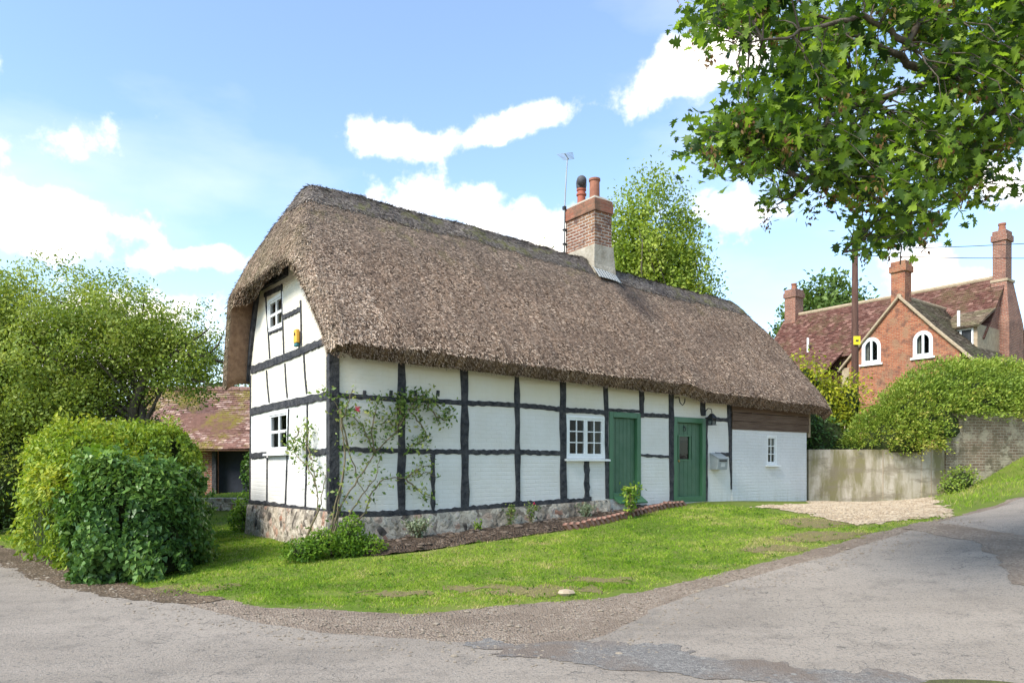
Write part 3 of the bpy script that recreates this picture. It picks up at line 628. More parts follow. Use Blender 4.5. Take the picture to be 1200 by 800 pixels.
# --- timbers
def wob(i): return math.sin(i*12.9898)*.5+math.sin(i*4.7+1)*.5
bc = [0]
def beam(name, pts, widths, mk, proud=.022, deep=.03, mat='timber', jitter=.016, seg=9):
    """flat hand-cut timber: pts are (a,z) centre points, widths the face width at each point"""
    bc[0] += 1; L, Rr = [], []; n = len(pts); PP = []; WW = []
    for i in range(n-1):
        for k in range(seg if i < n-2 else seg+1):
            t = k/seg; PP.append((pts[i][0]*(1-t)+pts[i+1][0]*t, pts[i][1]*(1-t)+pts[i+1][1]*t)); WW.append(widths[i]*(1-t)+widths[i+1]*t)
    m_ = len(PP)
    for i, (a, z) in enumerate(PP):
        p0 = PP[max(i-1, 0)]; p1 = PP[min(i+1, m_-1)]; dx, dz = p1[0]-p0[0], p1[1]-p0[1]; l = math.hypot(dx, dz); nx_, nz_ = -dz/l, dx/l
        w = WW[i]/2; j1 = wob(bc[0]*7.3+i*1.7)*jitter; j2 = wob(bc[0]*3.1+i*2.3+9)*jitter
        L.append((a+nx_*(w+j1), z+nz_*(w+j1))); Rr.append((a-nx_*(w+j2), z-nz_*(w+j2)))
    b = MB(); vsx = []
    for (a, z), (c, d) in zip(L, Rr):
        e = .006; ca, cz = (a+c)/2, (z+d)/2
        f = lambda p, q, k: (p+(ca-p)*k, q+(cz-q)*k)
        k = min(.3, e/ (math.hypot(a-c, z-d)/2))
        A = f(a, z, k); C_ = f(c, d, k)
        vsx += [mk(a, deep, z), mk(a, -proud+.006, z), mk(*[A[0]], -proud, A[1]), mk(C_[0], -proud, C_[1]), mk(c, -proud+.006, d), mk(c, deep, d)]
    fs = []
    for i in range(m_-1):
        for j in range(5): fs.append((i*6+j, i*6+j+1, (i+1)*6+j+1, (i+1)*6+j))
    fs += [tuple(range(6))[::-1], tuple((m_-1)*6+j for j in range(6))]
    b.add(vsx, fs); return b.build(name, M[mat], house)
fm = lambda a, t, z: (a, t, z); gm = lambda a, t, z: (t, a, z)
def fpost(x0t, x1t, yt, x0b, x1b, yb, name='post', proud=.022, mid=None):
    a, zt = FW((x0t+x1t)/2, yt); b, zb = FW((x0b+x1b)/2, yb); wt = FW(x1t, yt)[0]-FW(x0t, yt)[0]; wb = FW(x1b, yb)[0]-FW(x0b, yb)[0]
    pts = [(a, zt), (b, zb)]; ws = [wt, wb]
    beam(name, pts, ws, fm, proud)
def frail(pts, th, name='rail', proud=.017, jit=.012):
    P = [FW(*p) for p in pts]; ws = [t_/827*(HY+p[0]*UY) for t_, p in zip(th, P)]; beam(name, P, ws, fm, proud, jitter=jit)
TP = 395
fpost(465.5, 474.6, 405, 466, 474.8, 600); fpost(539.7, 548, 415, 540.5, 549.3, 596); fpost(602.7, 608.3, 425, 604, 609.5, 590); fpost(655.6, 662.6, 430, 656.5, 664, 589)
fpost(706.9, 712, 435, 709.5, 713.3, 584); fpost(748, 754.8, 440, 749.8, 754, 489); fpost(783.3, 789.4, 445, 784.5, 789, 586); fpost(819.5, 825.8, 450, 821, 826.3, 487); fpost(826.6, 828.8, 489, 827, 828.8, 587); fpost(851, 859, 452, 856, 857.6, 573)
fpost(504.5, 509.3, 532, 505.3, 509.5, 597, 'stud'); fpost(684.4, 690.2, 540.3, 684.8, 690.5, 586, 'stud')
gaps = [(397.5, 465.5), (474.6, 540.2), (549, 603.3), (609, 656), (663, 707.5)]
top_y = lambda x: float(np.interp(x, [397, 440, 548, 609, 655, 663, 707, 748, 755, 783, 819, 851], [463, 466.7, 472.3, 475, 479.5, 480.5, 483.3, 485.5, 486, 487.5, 489.5, 491.5]))
mid_y = lambda x: float(np.interp(x, [397, 440, 540, 549, 603, 656], [525, 527.6, 529, 529.5, 529, 530.7]))
for a, b in gaps: frail([(a-1, top_y(a)), ((a+b)/2, top_y((a+b)/2)-.6), (b+1, top_y(b))], [6, 5.6, 5.6])
for a, b in [(755, 783.6)]: frail([(a-1, top_y(a)), (b+1, top_y(b))], [4.8, 4.8])
frail([(826.5, 490.5), (852.5, 492)], [4.2, 4.4]); frail([(712.5, 480), (749, 482)], [3.5, 3.5])
for a, b in gaps[:4]: frail([(a-1, mid_y(a)), ((a+b)/2, mid_y((a+b)/2)+.5), (b+1, mid_y(b))], [6, 5.6, 5.5])
frail([(750.8, 533.2), (785.3, 535.2)], [3.2, 3.2]); frail([(838, 532), (855, 532.3)], [4, 4.2])
def sb(x): return float(np.interp(x, [396, 474, 510, 548, 606, 660, 691, 712], [602, 600.5, 600, 596.5, 590.5, 587.5, 585.5, 584]))
for a, b, t in [(390, 470, 6.5), (469, 545, 7), (544, 607, 7.5), (606, 660, 7), (659, 692, 6.5)]: frail([(a, sb(a)), ((a+b)/2, sb((a+b)/2)+.8), (b, sb(b))], [t, t, t], 'sill_beam', .034, .016)
for x in (427, 458, 486.5, 513): frail([(x-.2, 464), (x+.2, 457.5)], [4, 4], 'stub_timber', .02, .003)
# corner post (square, both faces)
mb = MB(); p0, z0 = FW(386.5, 605); mb.box(-.028, FW(397.3, 500)[0], -.028, GW(384.2, 500)[0], FW(396, 601)[1], 3.7); mb.build('corner_post', M['timber'], house, bevel=.01)
# gable timbers
def gbeam(name, pts, th, proud=.02, jit=.012, horiz=True):
    P = [GW(*p) for p in pts]
    ws = [t_/827*(HY+p[0]*UX)*(1 if horiz else 1.55) for t_, p in zip(th, P)]; beam(name, P, ws, gm, proud, jitter=jit)
gbeam('rail', [(295.5, 433.5), (316, 426), (345, 415), (366, 406), (384, 399)], [9, 9, 9, 9, 8], .03)
gbeam('rail', [(295, 482.5), (320, 476.5), (345, 471.5), (386, 463)], [8.5, 8.5, 9, 9], .03)
gbeam('rail', [(294.8, 534.2), (312.5, 532.4)], [6.5, 6.5], .03); gbeam('rail', [(361.5, 527.5), (372, 530.5), (385, 528)], [7, 7.5, 7], .03)
gbeam('rail', [(332.3, 372), (342, 367.5), (353.2, 361.8)], [5.5, 5.5, 5.5], .024)
gbeam('rail', [(315.5, 390.7), (332.5, 384)], [3, 3], .024); gbeam('rail', [(310.6, 346), (331.5, 336)], [5.5, 6], .024)
gbeam('sill_beam', [(293, 587.5), (313.8, 589.2), (340, 593.5), (370, 597), (385, 599)], [4, 4, 4.5, 4.5, 5], .034, .016)
zt = GW(318, 330)[1]
gbeam('collar_beam', [(294, 342.5), (338, 318)], [10, 11], .06)
gbeam('principal_rafter', [(291, 446), (296, 400), (303.5, 340)], [6, 6.5, 6.5], .06, horiz=False)
for pts in ([(311.5, 343), (315, 392), (316.7, 420)], [(312.8, 434), (314, 452), (316, 471.5)], [(313.6, 536), (313.3, 588)],
            [(330.3, 333), (332, 380), (333.2, 415)], [(334.5, 426), (335.6, 448), (337.2, 466)], [(338.8, 479), (337.6, 520), (335, 591)],
            [(352.8, 352), (353.4, 375), (353.8, 405)], [(356.6, 415), (358, 440), (360, 461)], [(360.8, 473), (360.2, 530), (358.2, 595)], [(294.2, 440), (294, 500), (293.4, 588)]):
    w = 2.1 if pts[0][0] < 345 else 2.5
    if pts[0][0] < 300: w = 2
    gbeam('stud', pts, [w*.9]*len(pts), .02, .008, False)

# --- windows
def frame_bars(b, u0, u1, z0, z1, fw, d0, d1, mk, mi=0):
    def bx(a0, a1, c0, c1, t0, t1):
        P = [mk(a, t, z) for a in (a0, a1) for t in (t0, t1) for z in (c0, c1)]
        b.add(P, [(0, 1, 3, 2), (4, 6, 7, 5), (0, 4, 5, 1), (2, 3, 7, 6), (0, 2, 6, 4), (1, 5, 7, 3)], mi)
    bx(u0, u0+fw, z0, z1, d0, d1); bx(u1-fw, u1, z0, z1, d0, d1); bx(u0+fw, u1-fw, z1-fw, z1, d0, d1); bx(u0+fw, u1-fw, z0, z0+fw, d0, d1)
    return bx
def window(u0, u1, z0, z1, mk, leaves, cols, rows, fw, cur=None, sill=True, sgn=1, bar=.02, proud=.012):
    b = MB(); bx = frame_bars(b, u0, u1, z0, z1, fw, -proud, .09, mk)
    lw = (u1-u0-2*fw)/leaves
    f = b.build('window', M['white'], house)
    s = MB(); 
    for i in range(leaves):
        a0 = u0+fw+i*lw+.002; a1 = a0+lw-.004; c0, c1 = z0+fw+.002, z1-fw-.002; sw = .042 if leaves > 1 else .03
        bs = frame_bars(s, a0, a1, c0, c1, sw, 0.004, .06, mk)
        for k in range(1, cols): x = a0+sw+(a1-a0-2*sw)*k/cols; bs(x-bar/2, x+bar/2, c0+sw, c1-sw, .012, .05)
        for k in range(1, rows): z = c0+sw+(c1-c0-2*sw)*k/rows; bs(a0+sw, a1-sw, z-bar/2, z+bar/2, .014, .048)
    s.build('sash', M['white'], f)
    g_ = MB(); g_.face([mk(u0+fw, .032, z0+fw), mk(u1-fw, .032, z0+fw), mk(u1-fw, .032, z1-fw), mk(u0+fw, .032, z1-fw)]); g_.build('pane', M['glass'], f)
    if sill:
        s = MB(); P = [mk(a, t, z) for a in (u0-.06, u1+.06) for t in (-.10, .03) for z in (z0-.055, z0-.002)]; P[1] = mk(u0-.06, -.10, z0-.02); P[5] = mk(u1+.06, -.10, z0-.02)
        s.add(P, [(0, 1, 3, 2), (4, 6, 7, 5), (0, 4, 5, 1), (2, 3, 7, 6), (0, 2, 6, 4), (1, 5, 7, 3)]); s.build('sill', M['white'], f)
    if cur:
        for a0, a1 in cur:
            c = MB()
            n = 26; A0 = u0+(u1-u0)*a0; A1 = u0+(u1-u0)*a1; r = []
            for k in range(n+1): r.append((A0+(A1-A0)*k/n, .15+.022*math.sin(k*1.9)))
            for k in range(n): c.face([mk(r[k][0], r[k][1], z0+.03), mk(r[k+1][0], r[k+1][1], z0+.03), mk(r[k+1][0], r[k+1][1], z1-.03), mk(r[k][0], r[k][1], z1-.03)])
            c.build('curtain', M['curtain'], f, smooth=True)
    return f
window(WIN[0], WIN[1], WIN[2], WIN[3], fm, 2, 2, 3, .05, [(.76, .95), (.03, .10)])
window(SW[0], SW[1], SW[2], SW[3], lambda a, t, z: (a, t-.02, z), 1, 2, 3, .035, None)
window(GWIN[0], GWIN[1], GWIN[2], GWIN[3], gm, 1, 2, 2, .07, [(.06, .30), (.70, .94)], bar=.05)
window(GWU[0], GWU[1], GWU[2], GWU[3], gm, 1, 2, 2, .06, [(.08, .34), (.66, .92)], bar=.05, sill=False)

# --- doors
def door(Dr, glazed):
    u0, u1, z0, z1 = Dr; fw = .115 if not glazed else .12
    d = MB(); n = 6; a0, a1 = u0+fw+.006, u1-fw-.006; zb, zt_ = z0+.045, z1-fw-.006
    pw = (a1-a0)/n
    W0, W1 = FW(806 if 0 else 797.5, 510)[0], FW(809.5, 510)[0]; G0, G1 = FW(803, 538)[1], FW(803, 511)[1]
    for i in range(n):
        x0, x1 = a0+i*pw+.003, a0+(i+1)*pw-.003
        segs = [(zb, zt_)]
        if glazed and x1 > W0+.02 and x0 < W1-.02: segs = [(zb, G0), (G1, zt_)]
        for q0, q1 in segs: d.box(x0, x1, .055, .085, q0, q1)
    d.box(a0, a1, .072, .10, zb, G0) if glazed else d.box(a0, a1, .072, .10, zb, zt_)
    if glazed: d.box(a0, a1, .072, .10, G1, zt_); d.box(a0, W0-.01, .0725, .10, G0, G1); d.box(W1+.01, a1, .0725, .10, G0, G1)
    dd_ = d.build('door', M['green'], house, bevel=.004)
    f = MB(); frame_bars(f, u0, u1, z0, z1, fw, -.02, .13, fm); fo = f.build('frame', M['green2'], dd_, bevel=.006)
    s = MB(); s.box(u0+fw, u1-fw, .02, .125, z0+.002, z0+.042); s.build('threshold', M['green2'], dd_)
    if glazed:
        g_ = MB(); frame_bars(g_, W0-.03, W1+.03, G0-.03, G1+.03, .032, .035, .07, fm); g_.build('glazing_bead', M['green2'], dd_)
        g_ = MB(); g_.box(W0, W1, .062, .066, G0, G1); g_.build('pane', M['glass'], dd_)
        g_ = MB(); g_.box(W0, W1, .075, .08, G1-.09, G1); g_.build('blind', M['curtain'], dd_)
        k = MB(); k.lathe([(.0, 0), (.022, .0), (.026, .01), (.014, .02), (.012, .04), (.026, .05), (.03, .065), (.02, .08), (.0, .082)], k=12)
        ko = k.build('handle', mk_plain('aged_brass', (.42, .30, .12), .35, .5, bumpd=0, metal=1), dd_, smooth=True); ko.rotation_euler = (R(90), 0, 0); ko.location = (a0+.05, .055, FW(795, 540)[1])
        k = MB(); zz = FW(801, 503)[1]; uu = (W0+W1)/2; k.tube([(uu, .05, zz+.07), (uu, .03, zz+.055)], .016, 8); k.tube([(uu+.035*math.sin(t), .028, zz+.01-.045*math.cos(t)) for t in np.linspace(0, 2*math.pi, 15)], .007, 6)
        k.build('knocker', M['iron'], dd_, smooth=True)
    return dd_
door(D1, False); door(D2, True)
# --- boarded gable strip at the far end
mb = MB(); nb = 3; zt_, zb_ = 3.55, zcl
for i in range(6):
    z0_ = zb_+i*.205+(.006*math.sin(i*5)); 
    if z0_ > 3.6: break
    mb.box(UB-.03+.01*math.sin(i*3), LEN+.06, -.055-.012*(i % 2), -.032, z0_+.004, min(z0_+.2, 3.7))
    mb.box(LEN+.02, LEN+.045+.01*(i % 2), -.03, WID, z0_+.004, min(z0_+.2, 3.7))
mb.build('weatherboard', M['brown_board'], house, bevel=.006)
mb = MB(); mb.box(LEN+.062, LEN+.09, -.085, -.02, zb_-.12, 3.2); mb.build('corner_batten', M['trim'], house)

# --- chimney
cu0, cu1, cv0, cv1 = 7.19, 7.735, 1.80, 2.86
ch = MB(); zb1, zb2, zc0, zc1 = 5.6, 6.82, 7.62, 7.95
ch.box(cu0, cu1, cv0, cv1, zb2, zc0); chim = ch.build('chimney', M['chim'], house)
c2 = MB(); c2.box(cu0-.035, cu1+.035, cv0-.035, cv1+.035, zc0, zc0+.25); c2.box(cu0-.02, cu1+.02, cv0-.02, cv1+.02, zc0+.251, zc0+.30); c2.build('corbelled_cap', M['chimcap'], chim, bevel=.012)
c3 = MB(); c3.add([(cu0-.02, cv0-.02, zc0+.301), (cu1+.02, cv0-.02, zc0+.301), (cu1+.02, cv1+.02, zc0+.301), (cu0-.02, cv1+.02, zc0+.301), (cu0+.12, cv0+.13, zc0+.42), (cu1-.12, cv0+.13, zc0+.42), (cu1-.12, cv1-.13, zc0+.42), (cu0+.12, cv1-.13, zc0+.42)],
      [(0, 1, 5, 4), (1, 2, 6, 5), (2, 3, 7, 6), (3, 0, 4, 7), (4, 5, 6, 7)]); c3.build('mortar_flaunching', M['render'], chim)
c4 = MB(); c4.add([(cu0-.06, cv0-.16, 5.75), (cu1+.05, cv0-.16, 5.75), (cu1+.05, cv1+.2, 5.75), (cu0-.06, cv1+.2, 5.75), (cu0-.06, cv0-.05, 6.35), (cu1+.07, cv0-.05, 6.35), (cu1+.07, cv1+.05, 6.35), (cu0-.06, cv1+.05, 6.35),
      (cu0-.03, cv0-.03, zb2), (cu1+.03, cv0-.03, zb2), (cu1+.03, cv1+.03, zb2), (cu0-.03, cv1+.03, zb2)],
      [(0, 1, 5, 4), (1, 2, 6, 5), (2, 3, 7, 6), (3, 0, 4, 7), (4, 5, 9, 8), (5, 6, 10, 9), (6, 7, 11, 10), (7, 4, 8, 11), (8, 9, 10, 11)]); c4.build('rendered_base', M['render'], chim)
# lead apron following the thatch
ap = MB(); P = []
for u_ in np.linspace(cu0-.08, cu1+.09, 9):
    P.append([(u_, v_, float(roofT(np.array(u_), np.array(v_), False))+.09+.06*max(0, (v_-1.55))*2) for v_ in np.linspace(cv0-.26, cv0-.02, 6)])
for i in range(8):
    for j in range(5): ap.face([P[i][j], P[i+1][j], P[i+1][j+1], P[i][j+1]])
P = []
for v_ in []:
    P.append([(u_, v_, float(roofT(np.array(u_), np.array(v_), False))+.10+.10*max(0, (u_-(cu0-.28))/.26)) for u_ in np.linspace(cu0-.28, cu0-.02, 4)])
for i in range(0):
    for j in range(3): ap.face([P[i][j], P[i+1][j], P[i+1][j+1], P[i][j+1]])
o = ap.build('lead_flashing', M['lead'], chim, smooth=True); sl = o.modifiers.new('thickness', 'SOLIDIFY'); sl.thickness = .012
pt = MB(); pt.lathe([(.115, 0), (.105, .05), (.10, .30), (.125, .31), (.125, .35), (.10, .36), (.098, .42), (.12, .43), (.12, .47), (.09, .475), (.085, .2)], (7.46, 2.58, zc0+.33), 18)
po = pt.build('chimney_pot', M['pot'], chim, smooth=False); tag(po, 'terracotta chimney pot with dark curved cowl')
cw = MB(); cw.tube([(7.46, 2.58, zc0+.80), (7.46, 2.58, zc0+.88), (7.43, 2.55, zc0+.95), (7.38, 2.48, zc0+.97), (7.33, 2.42, zc0+.93)], [.115, .13, .13, .12, .12], 14)
tag(cw.build('chimney_cowl', mk_plain('dark_slate_metal', (.10, .10, .11), .7, .3), chim, smooth=True))
pt = MB(); pt.lathe([(.135, 0), (.125, .05), (.120, .50), (.14, .51), (.14, .56), (.11, .57), (.10, .2)], (7.46, 2.1, zc0+.33), 18); tag(pt.build('chimney_pot', M['pot2'], chim), 'plain brown chimney pot with thick rim')
# ------------------------------------------------------------------ small things fixed to the cottage
def H(u, v, z): x, y = h2w(u, v); return (x, y, z)
t = thing('television_aerial', 'thin tall television aerial strapped to the side of the brick chimney stack', 'aerial', H(cu0-.06, cv1-.02, 6.9), HA)
am = MB(); am.tube([(0, 0, -.05), (.0, 0, .9), (.04, 0, 1.6), (.10, 0, 2.35)], [.022, .02, .018, .015], 7); am.build('mast', M['metal'], t, True)
am = MB()
am.tube([(-.12, -.16, 2.32), (.26, .14, 2.38)], .011, 6)
for k, f in enumerate(np.linspace(0, 1, 6)):
    c_ = Vector((-.12+.38*f, -.16+.30*f, 2.32+.06*f)); dd_ = Vector((.62, -.78, 0))*(.20-.012*k); am.tube([c_-dd_, c_+dd_], .007, 5)
am.build('antenna', M['metal'], t, True)
for q0, q1, q2 in ((.15, .19, .09), (.5, .54, .09), (1.02, 1.1, .035)): am = MB(); am.box(-.035, q2, -.04, .04, q0, q1); am.build('bracket', M['iron'], t)
# alarm box
va, za = GW(351.2, 405); t = thing('alarm_box', 'yellow burglar alarm box high on the gable end wall', 'alarm box', H(-.022, va, za), HA)
mb = MB(); mb.prism([(-.0, -.075, .04), (0, .075, .04), (0, .07, .27), (0, -.07, .27)], (-.065, 0, 0)); mb.build('cover', M['yellow'], t, bevel=.012)
mb = MB(); mb.box(-.06, 0, -.065, .065, -.02, .038); mb.build('strobe_light', M['teal'], t, bevel=.012)
mb = MB(); mb.lathe([(.0, 0), (.028, 0), (.028, .004), (0, .004)], k=14); o = mb.build('emblem', M['iron'], t); o.rotation_euler = (0, R(-90), 0); o.location = (-.068, 0, .19)
# letter box
u0, z0 = FW(829.5, 549); u1, z1 = FW(846, 529); wd = .36; t = thing('letter_box', 'grey metal letter box with sloping lid on the wall beside the glazed green door', 'letter box', H(u0+.07, 0, z0-.02), HA)
h_ = .40; dp = .24
mb = MB(); mb.prism([(0, -.002, 0), (0, -dp+.03, 0), (0, -dp, .24), (0, -.002, h_-.04)], (wd, 0, 0)); mb.build('body', M['metal'], t, bevel=.008)
mb = MB(); mb.prism([(-.015, -.003, h_-.035), (-.015, -dp-.025, .245), (-.015, -dp-.02, .262), (-.015, -.003, h_-.01)], (wd+.03, 0, 0)); mb.build('lid', M['metal'], t, bevel=.004)
mb = MB(); mb.box(.05, wd-.05, -dp-.005, -dp+.02, .185, .222); mb.build('slot', M['iron'], t)
mb = MB()
for k in range(3): mb.box(.12, wd-.10, -dp-.001+.01+k*.004, -dp+.03+k*.004, .07+.03*(2-k)-.0, .082+.03*(2-k))
mb.build('plate', M['white'], t)
# lantern
u0, z0 = FW(825.5, 497); t = thing('wall_lantern', 'small black hanging lantern on a bracket above the glazed green door', 'lantern', H(u0, -.06, z0), HA)
mb = MB(); mb.tube([(.0, .04, .28), (.0, -.04, .36), (0, -.13, .34), (0, -.15, .27), (0, -.15, .24)], .010, 6); mb.box(-.02, .02, .03, .038, .2, .34); mb.build('bracket', M['iron'], t)
mb = MB(); mb.add([(-.09, -.24, .13), (.09, -.24, .13), (.09, -.06, .13), (-.09, -.06, .13), (-.025, -.175, .235), (.025, -.175, .235), (.025, -.125, .235), (-.025, -.125, .235)], [(0, 1, 5, 4), (1, 2, 6, 5), (2, 3, 7, 6), (3, 0, 4, 7), (4, 5, 6, 7), (3, 2, 1, 0)])
mb.box(-.075, .075, -.225, -.075, -.03, -.012)
for sx in (-.07, .07):
    for sy in (-.22, -.08): mb.tube([(sx, sy, .13), (sx*.8, sy*.8-.03, -.02)], .007, 5)
mb.build('cage', M['iron'], t)
mb = MB(); mb.add([(-.055, -.205, -.01), (.055, -.205, -.01), (.055, -.095, -.01), (-.055, -.095, -.01), (-.065, -.215, .128), (.065, -.215, .128), (.065, -.085, .128), (-.065, -.085, .128)], [(0, 1, 5, 4), (1, 2, 6, 5), (2, 3, 7, 6), (3, 0, 4, 7)]); mb.build('pane', M['glass'], t)
# hook
u0, z0 = FW(790.3, 468); t_ = MB(); t_.tube([(0, .0, .04), (.02, -.09, .05), (.05, -.10, -.08), (.13, -.10, -.13), (.20, -.10, -.06), (.21, -.10, .03)], .011, 6)
o = t_.build('iron_hook', M['iron'], None, True); o.location = H(u0, -.02, z0); o.rotation_euler = (0, 0, HA); tag(o, 'black iron basket hook on the post left of the glazed green door, under the thatch', 'hook')
# sloping board under the plain door
t_ = MB(); ub0, _ = FW(719, 580); ub1, _ = FW(751, 580); zz = D1[2]
t_.prism([(0, -.02, .0), (0, -.20, -.075), (0, -.21, -.045), (0, -.02, .075)], (ub1-ub0, 0, 0)); o = t_.build('sloping_board', M['green2'], None, bevel=.006); o.location = H(ub0, 0, zz-.03); o.rotation_euler = (0, 0, HA)
tag(o, 'green painted sloping board at the foot of the plain green plank door', 'weather board')
# ================================================================== FOLIAGE TOOLS
def at(px, py, Yd):      # a point measured off the photograph at distance Yd
    return np.array([(px-600)/827*Yd, Yd, 1.6+(545-py)/827*Yd])
OVAL = (np.array([(0, 0, 0), (.5, .27, .09), (1, 0, -.02), (.5, -.27, .09)], float), np.array([(0, 1, 2), (0, 2, 3)]))
IVY = (np.array([(0, 0, 0), (.05, .42, .06), (.42, .34, .06), (1, 0, -.05), (.42, -.34, .06), (.05, -.42, .06)], float), np.array([(0, 1, 2), (0, 2, 3), (0, 3, 4), (0, 4, 5)]))
BLADE = (np.array([(0, .06, 0), (0, -.06, 0), (1, 0, .1)], float), np.array([(0, 1, 2)]))
_mp = [(0, 0), (-.14, .34), (.08, .26), (.16, .70), (.33, .30), (.56, .62), (.58, .20), (.78, .26), (1.05, 0)]
_mv = _mp + [(x, -y) for x, y in _mp[::-1][1:-1]]
MAPLE = (np.array([(.30, 0, -.05)]+[(x, y, .10*abs(y)+(-.06 if x > .8 else 0)) for x, y in _mv], float), np.array([(0, i+1, (i+1) % len(_mv)+1) for i in range(len(_mv))]))
def rotmats(d, n):
    d = d/np.linalg.norm(d, axis=1, keepdims=True); y = np.cross(n, d); y /= np.linalg.norm(y, axis=1, keepdims=True)+1e-9; z = np.cross(d, y)
    return np.stack([d, y, z], -1)
def leafmesh(name, P, size, mat, parent, nrm=None, dirv=None, shape=OVAL, rnd=None, spread=.7, extra=None):
    n = len(P); P = np.asarray(P, float)
    nn_ = rng.normal(0, 1, (n, 3))*spread + (nrm if nrm is not None else np.array([0, 0, 1.]))
    dd = rng.normal(0, 1, (n, 3)) if dirv is None else np.asarray(dirv)+rng.normal(0, .55, (n, 3))
    Rm = rotmats(dd, nn_); tv, tf = shape
    size = np.broadcast_to(size, (n,)) if np.ndim(size) == 0 else size
    V = np.einsum('nij,kj->nki', Rm, tv)*size[:, None, None]+P[:, None, :]
    F = (tf[None]+(np.arange(n)*len(tv))[:, None, None]).reshape(-1, 3)
    r = rng.random(n) if rnd is None else np.clip(rnd, 0, 1)
    V = V.reshape(-1, 3); r = np.repeat(r, len(tf)); mi = np.zeros(len(F))
    mats = [mat]
    if extra is not None:      # twigs built with MB, second material
        mb, m2 = extra; ev = np.array(mb.v, float); tri = []
        for f in mb.f:
            for k in range(1, len(f)-1): tri.append((f[0], f[k], f[k+1]))
        ef = np.array(tri)+len(V); V = np.concatenate([V, ev]); F = np.concatenate([F, ef]); r = np.concatenate([r, np.full(len(ef), .5)]); mi = np.concatenate([mi, np.ones(len(ef))]); mats.append(m2)
    return raw_mesh(name, V, F, mats, parent, mi=mi, attrs={'rnd': r})
def ell_pts(n, ells, surf=.5, rough=.35):
    w = np.array([e[3]*e[4]+e[4]*e[5]+e[3]*e[5] for e in ells], float); pick = rng.choice(len(ells), n, p=w/w.sum()); E = np.array(ells)[pick]
    d = rng.normal(0, 1, (n, 3)); d /= np.linalg.norm(d, axis=1, keepdims=True); r = rng.random(n)**surf
    r = r*(1-rough/2+rough*vnoise(d[:, 0]*3+pick, d[:, 2]*3+d[:, 1]*2, 1.0, 5)); return E[:, :3]+d*E[:, 3:6]*r[:, None], d
def tree(name, label, base, ells, mat, ncl, nl, crad, lsize, trunk_r=.25, bark='bark', shape=OVAL, surf=.33, group=None, cat='tree', up=.6, nbr=40, trunk_top=None, rough=.5, flat=.7, lean=None, rvar=.25):
    bx_, by_, bz_ = base; t = thing(name, label, cat, base, 0, group)
    E = [(e[0]-bx_, e[1]-by_, e[2]-bz_, *e[3:6]) for e in ells]
    C, d = ell_pts(ncl, E, surf, rough)
    tt_ = Vector(trunk_top if trunk_top is not None else (E[0][0], E[0][1], E[0][2])) if trunk_top is None else Vector((trunk_top[0]-bx_, trunk_top[1]-by_, trunk_top[2]-bz_))
    mb = MB(); k = 9; pts = []
    for i in range(k):
        s = i/(k-1); pts.append((tt_.x*s+.12*math.sin(i*1.7)*(s > 0), tt_.y*s+.1*math.cos(i*2.1)*(s > 0), -.2+(tt_.z+.2)*s))
    mb.tube(pts, [trunk_r*(1.35 if i == 0 else 1-.72*i/(k-1)) for i in range(k)], 9); mb.build('trunk', M[bark], t, True)
    br = MB()
    for i in rng.choice(ncl, min(nbr, ncl), replace=False):
        c = Vector(C[i]); s = min(.95, max(.25, (c.z*.55)/max(tt_.z, .1))); j = s*(k-1); a = Vector(pts[int(j)]).lerp(Vector(pts[min(int(j)+1, k-1)]), j-int(j))
        L_ = (c-a).length; mid = a.lerp(c, .5)+Vector((rng.normal(0, .08), rng.normal(0, .08), rng.normal(.05, .08)))*L_
        q1 = a.lerp(mid, .5)+Vector(rng.normal(0, .03, 3))*L_; r0 = max(.02, trunk_r*.28*min(1, L_/3))
        br.tube([a, q1, mid, mid.lerp(c, .5)+Vector(rng.normal(0, .03, 3))*L_, c], [r0, r0*.8, r0*.6, r0*.38, r0*.15], 5, caps=False)
    br.build('branch', M[bark], t, True)
    pc = np.repeat(np.arange(ncl), nl); off = rng.normal(0, 1, (ncl*nl, 3))*crad*np.array([1, 1, flat]); P = C[pc]+off
    rn = .5+(vnoise(C[:, 0], C[:, 2]+C[:, 1], 1.2, 3)-.5)*.5+rng.normal(0, rvar*.5, ncl); r = rn[pc]+rng.normal(0, .14, ncl*nl)
    outw = d[pc]*.8+np.array([0, 0, up]); leafmesh('crown', P, rng.uniform(.7, 1.25, ncl*nl)*lsize, mat, t, nrm=outw, shape=shape, rnd=r)
    return t
LF = {}
LF['hawthorn'] = mk_leaf('hawthorn_leaf', [(.09, .15, .025), (.18, .25, .04), (.29, .36, .055), (.42, .45, .11)])
LF['ivy'] = mk_leaf('ivy_leaf', [(.022, .055, .016), (.06, .13, .03), (.12, .22, .045), (.24, .34, .09)], .25, .35)
LF['hedge'] = mk_leaf('hedge_leaf', [(.05, .10, .014), (.12, .20, .022), (.23, .32, .03), (.40, .42, .05)], .35)
LF['lime'] = mk_leaf('young_leaf', [(.05, .12, .012), (.11, .21, .018), (.20, .32, .03), (.34, .42, .05)], .4)
LF['poplar'] = mk_leaf('poplar_leaf', [(.10, .155, .02), (.19, .27, .035), (.29, .37, .05), (.42, .47, .09)], .4)
LF['dark'] = mk_leaf('dark_leaf', [(.025, .05, .015), (.05, .095, .022), (.085, .15, .03), (.14, .21, .05)], .2, .4)
LF['syc'] = mk_leaf('sycamore_leaf', [(.025, .052, .014), (.07, .125, .022), (.15, .235, .033), (.30, .40, .06)], .5, .45, (1.5, 1.6, .5))
LF['yellow'] = mk_leaf('golden_leaf', [(.10, .17, .015), (.24, .28, .02), (.42, .42, .025), (.55, .52, .05)], .35)
LF['coto'] = mk_leaf('small_shrub_leaf', [(.09, .15, .02), (.18, .26, .035), (.28, .36, .05), (.44, .38, .09)], .3)
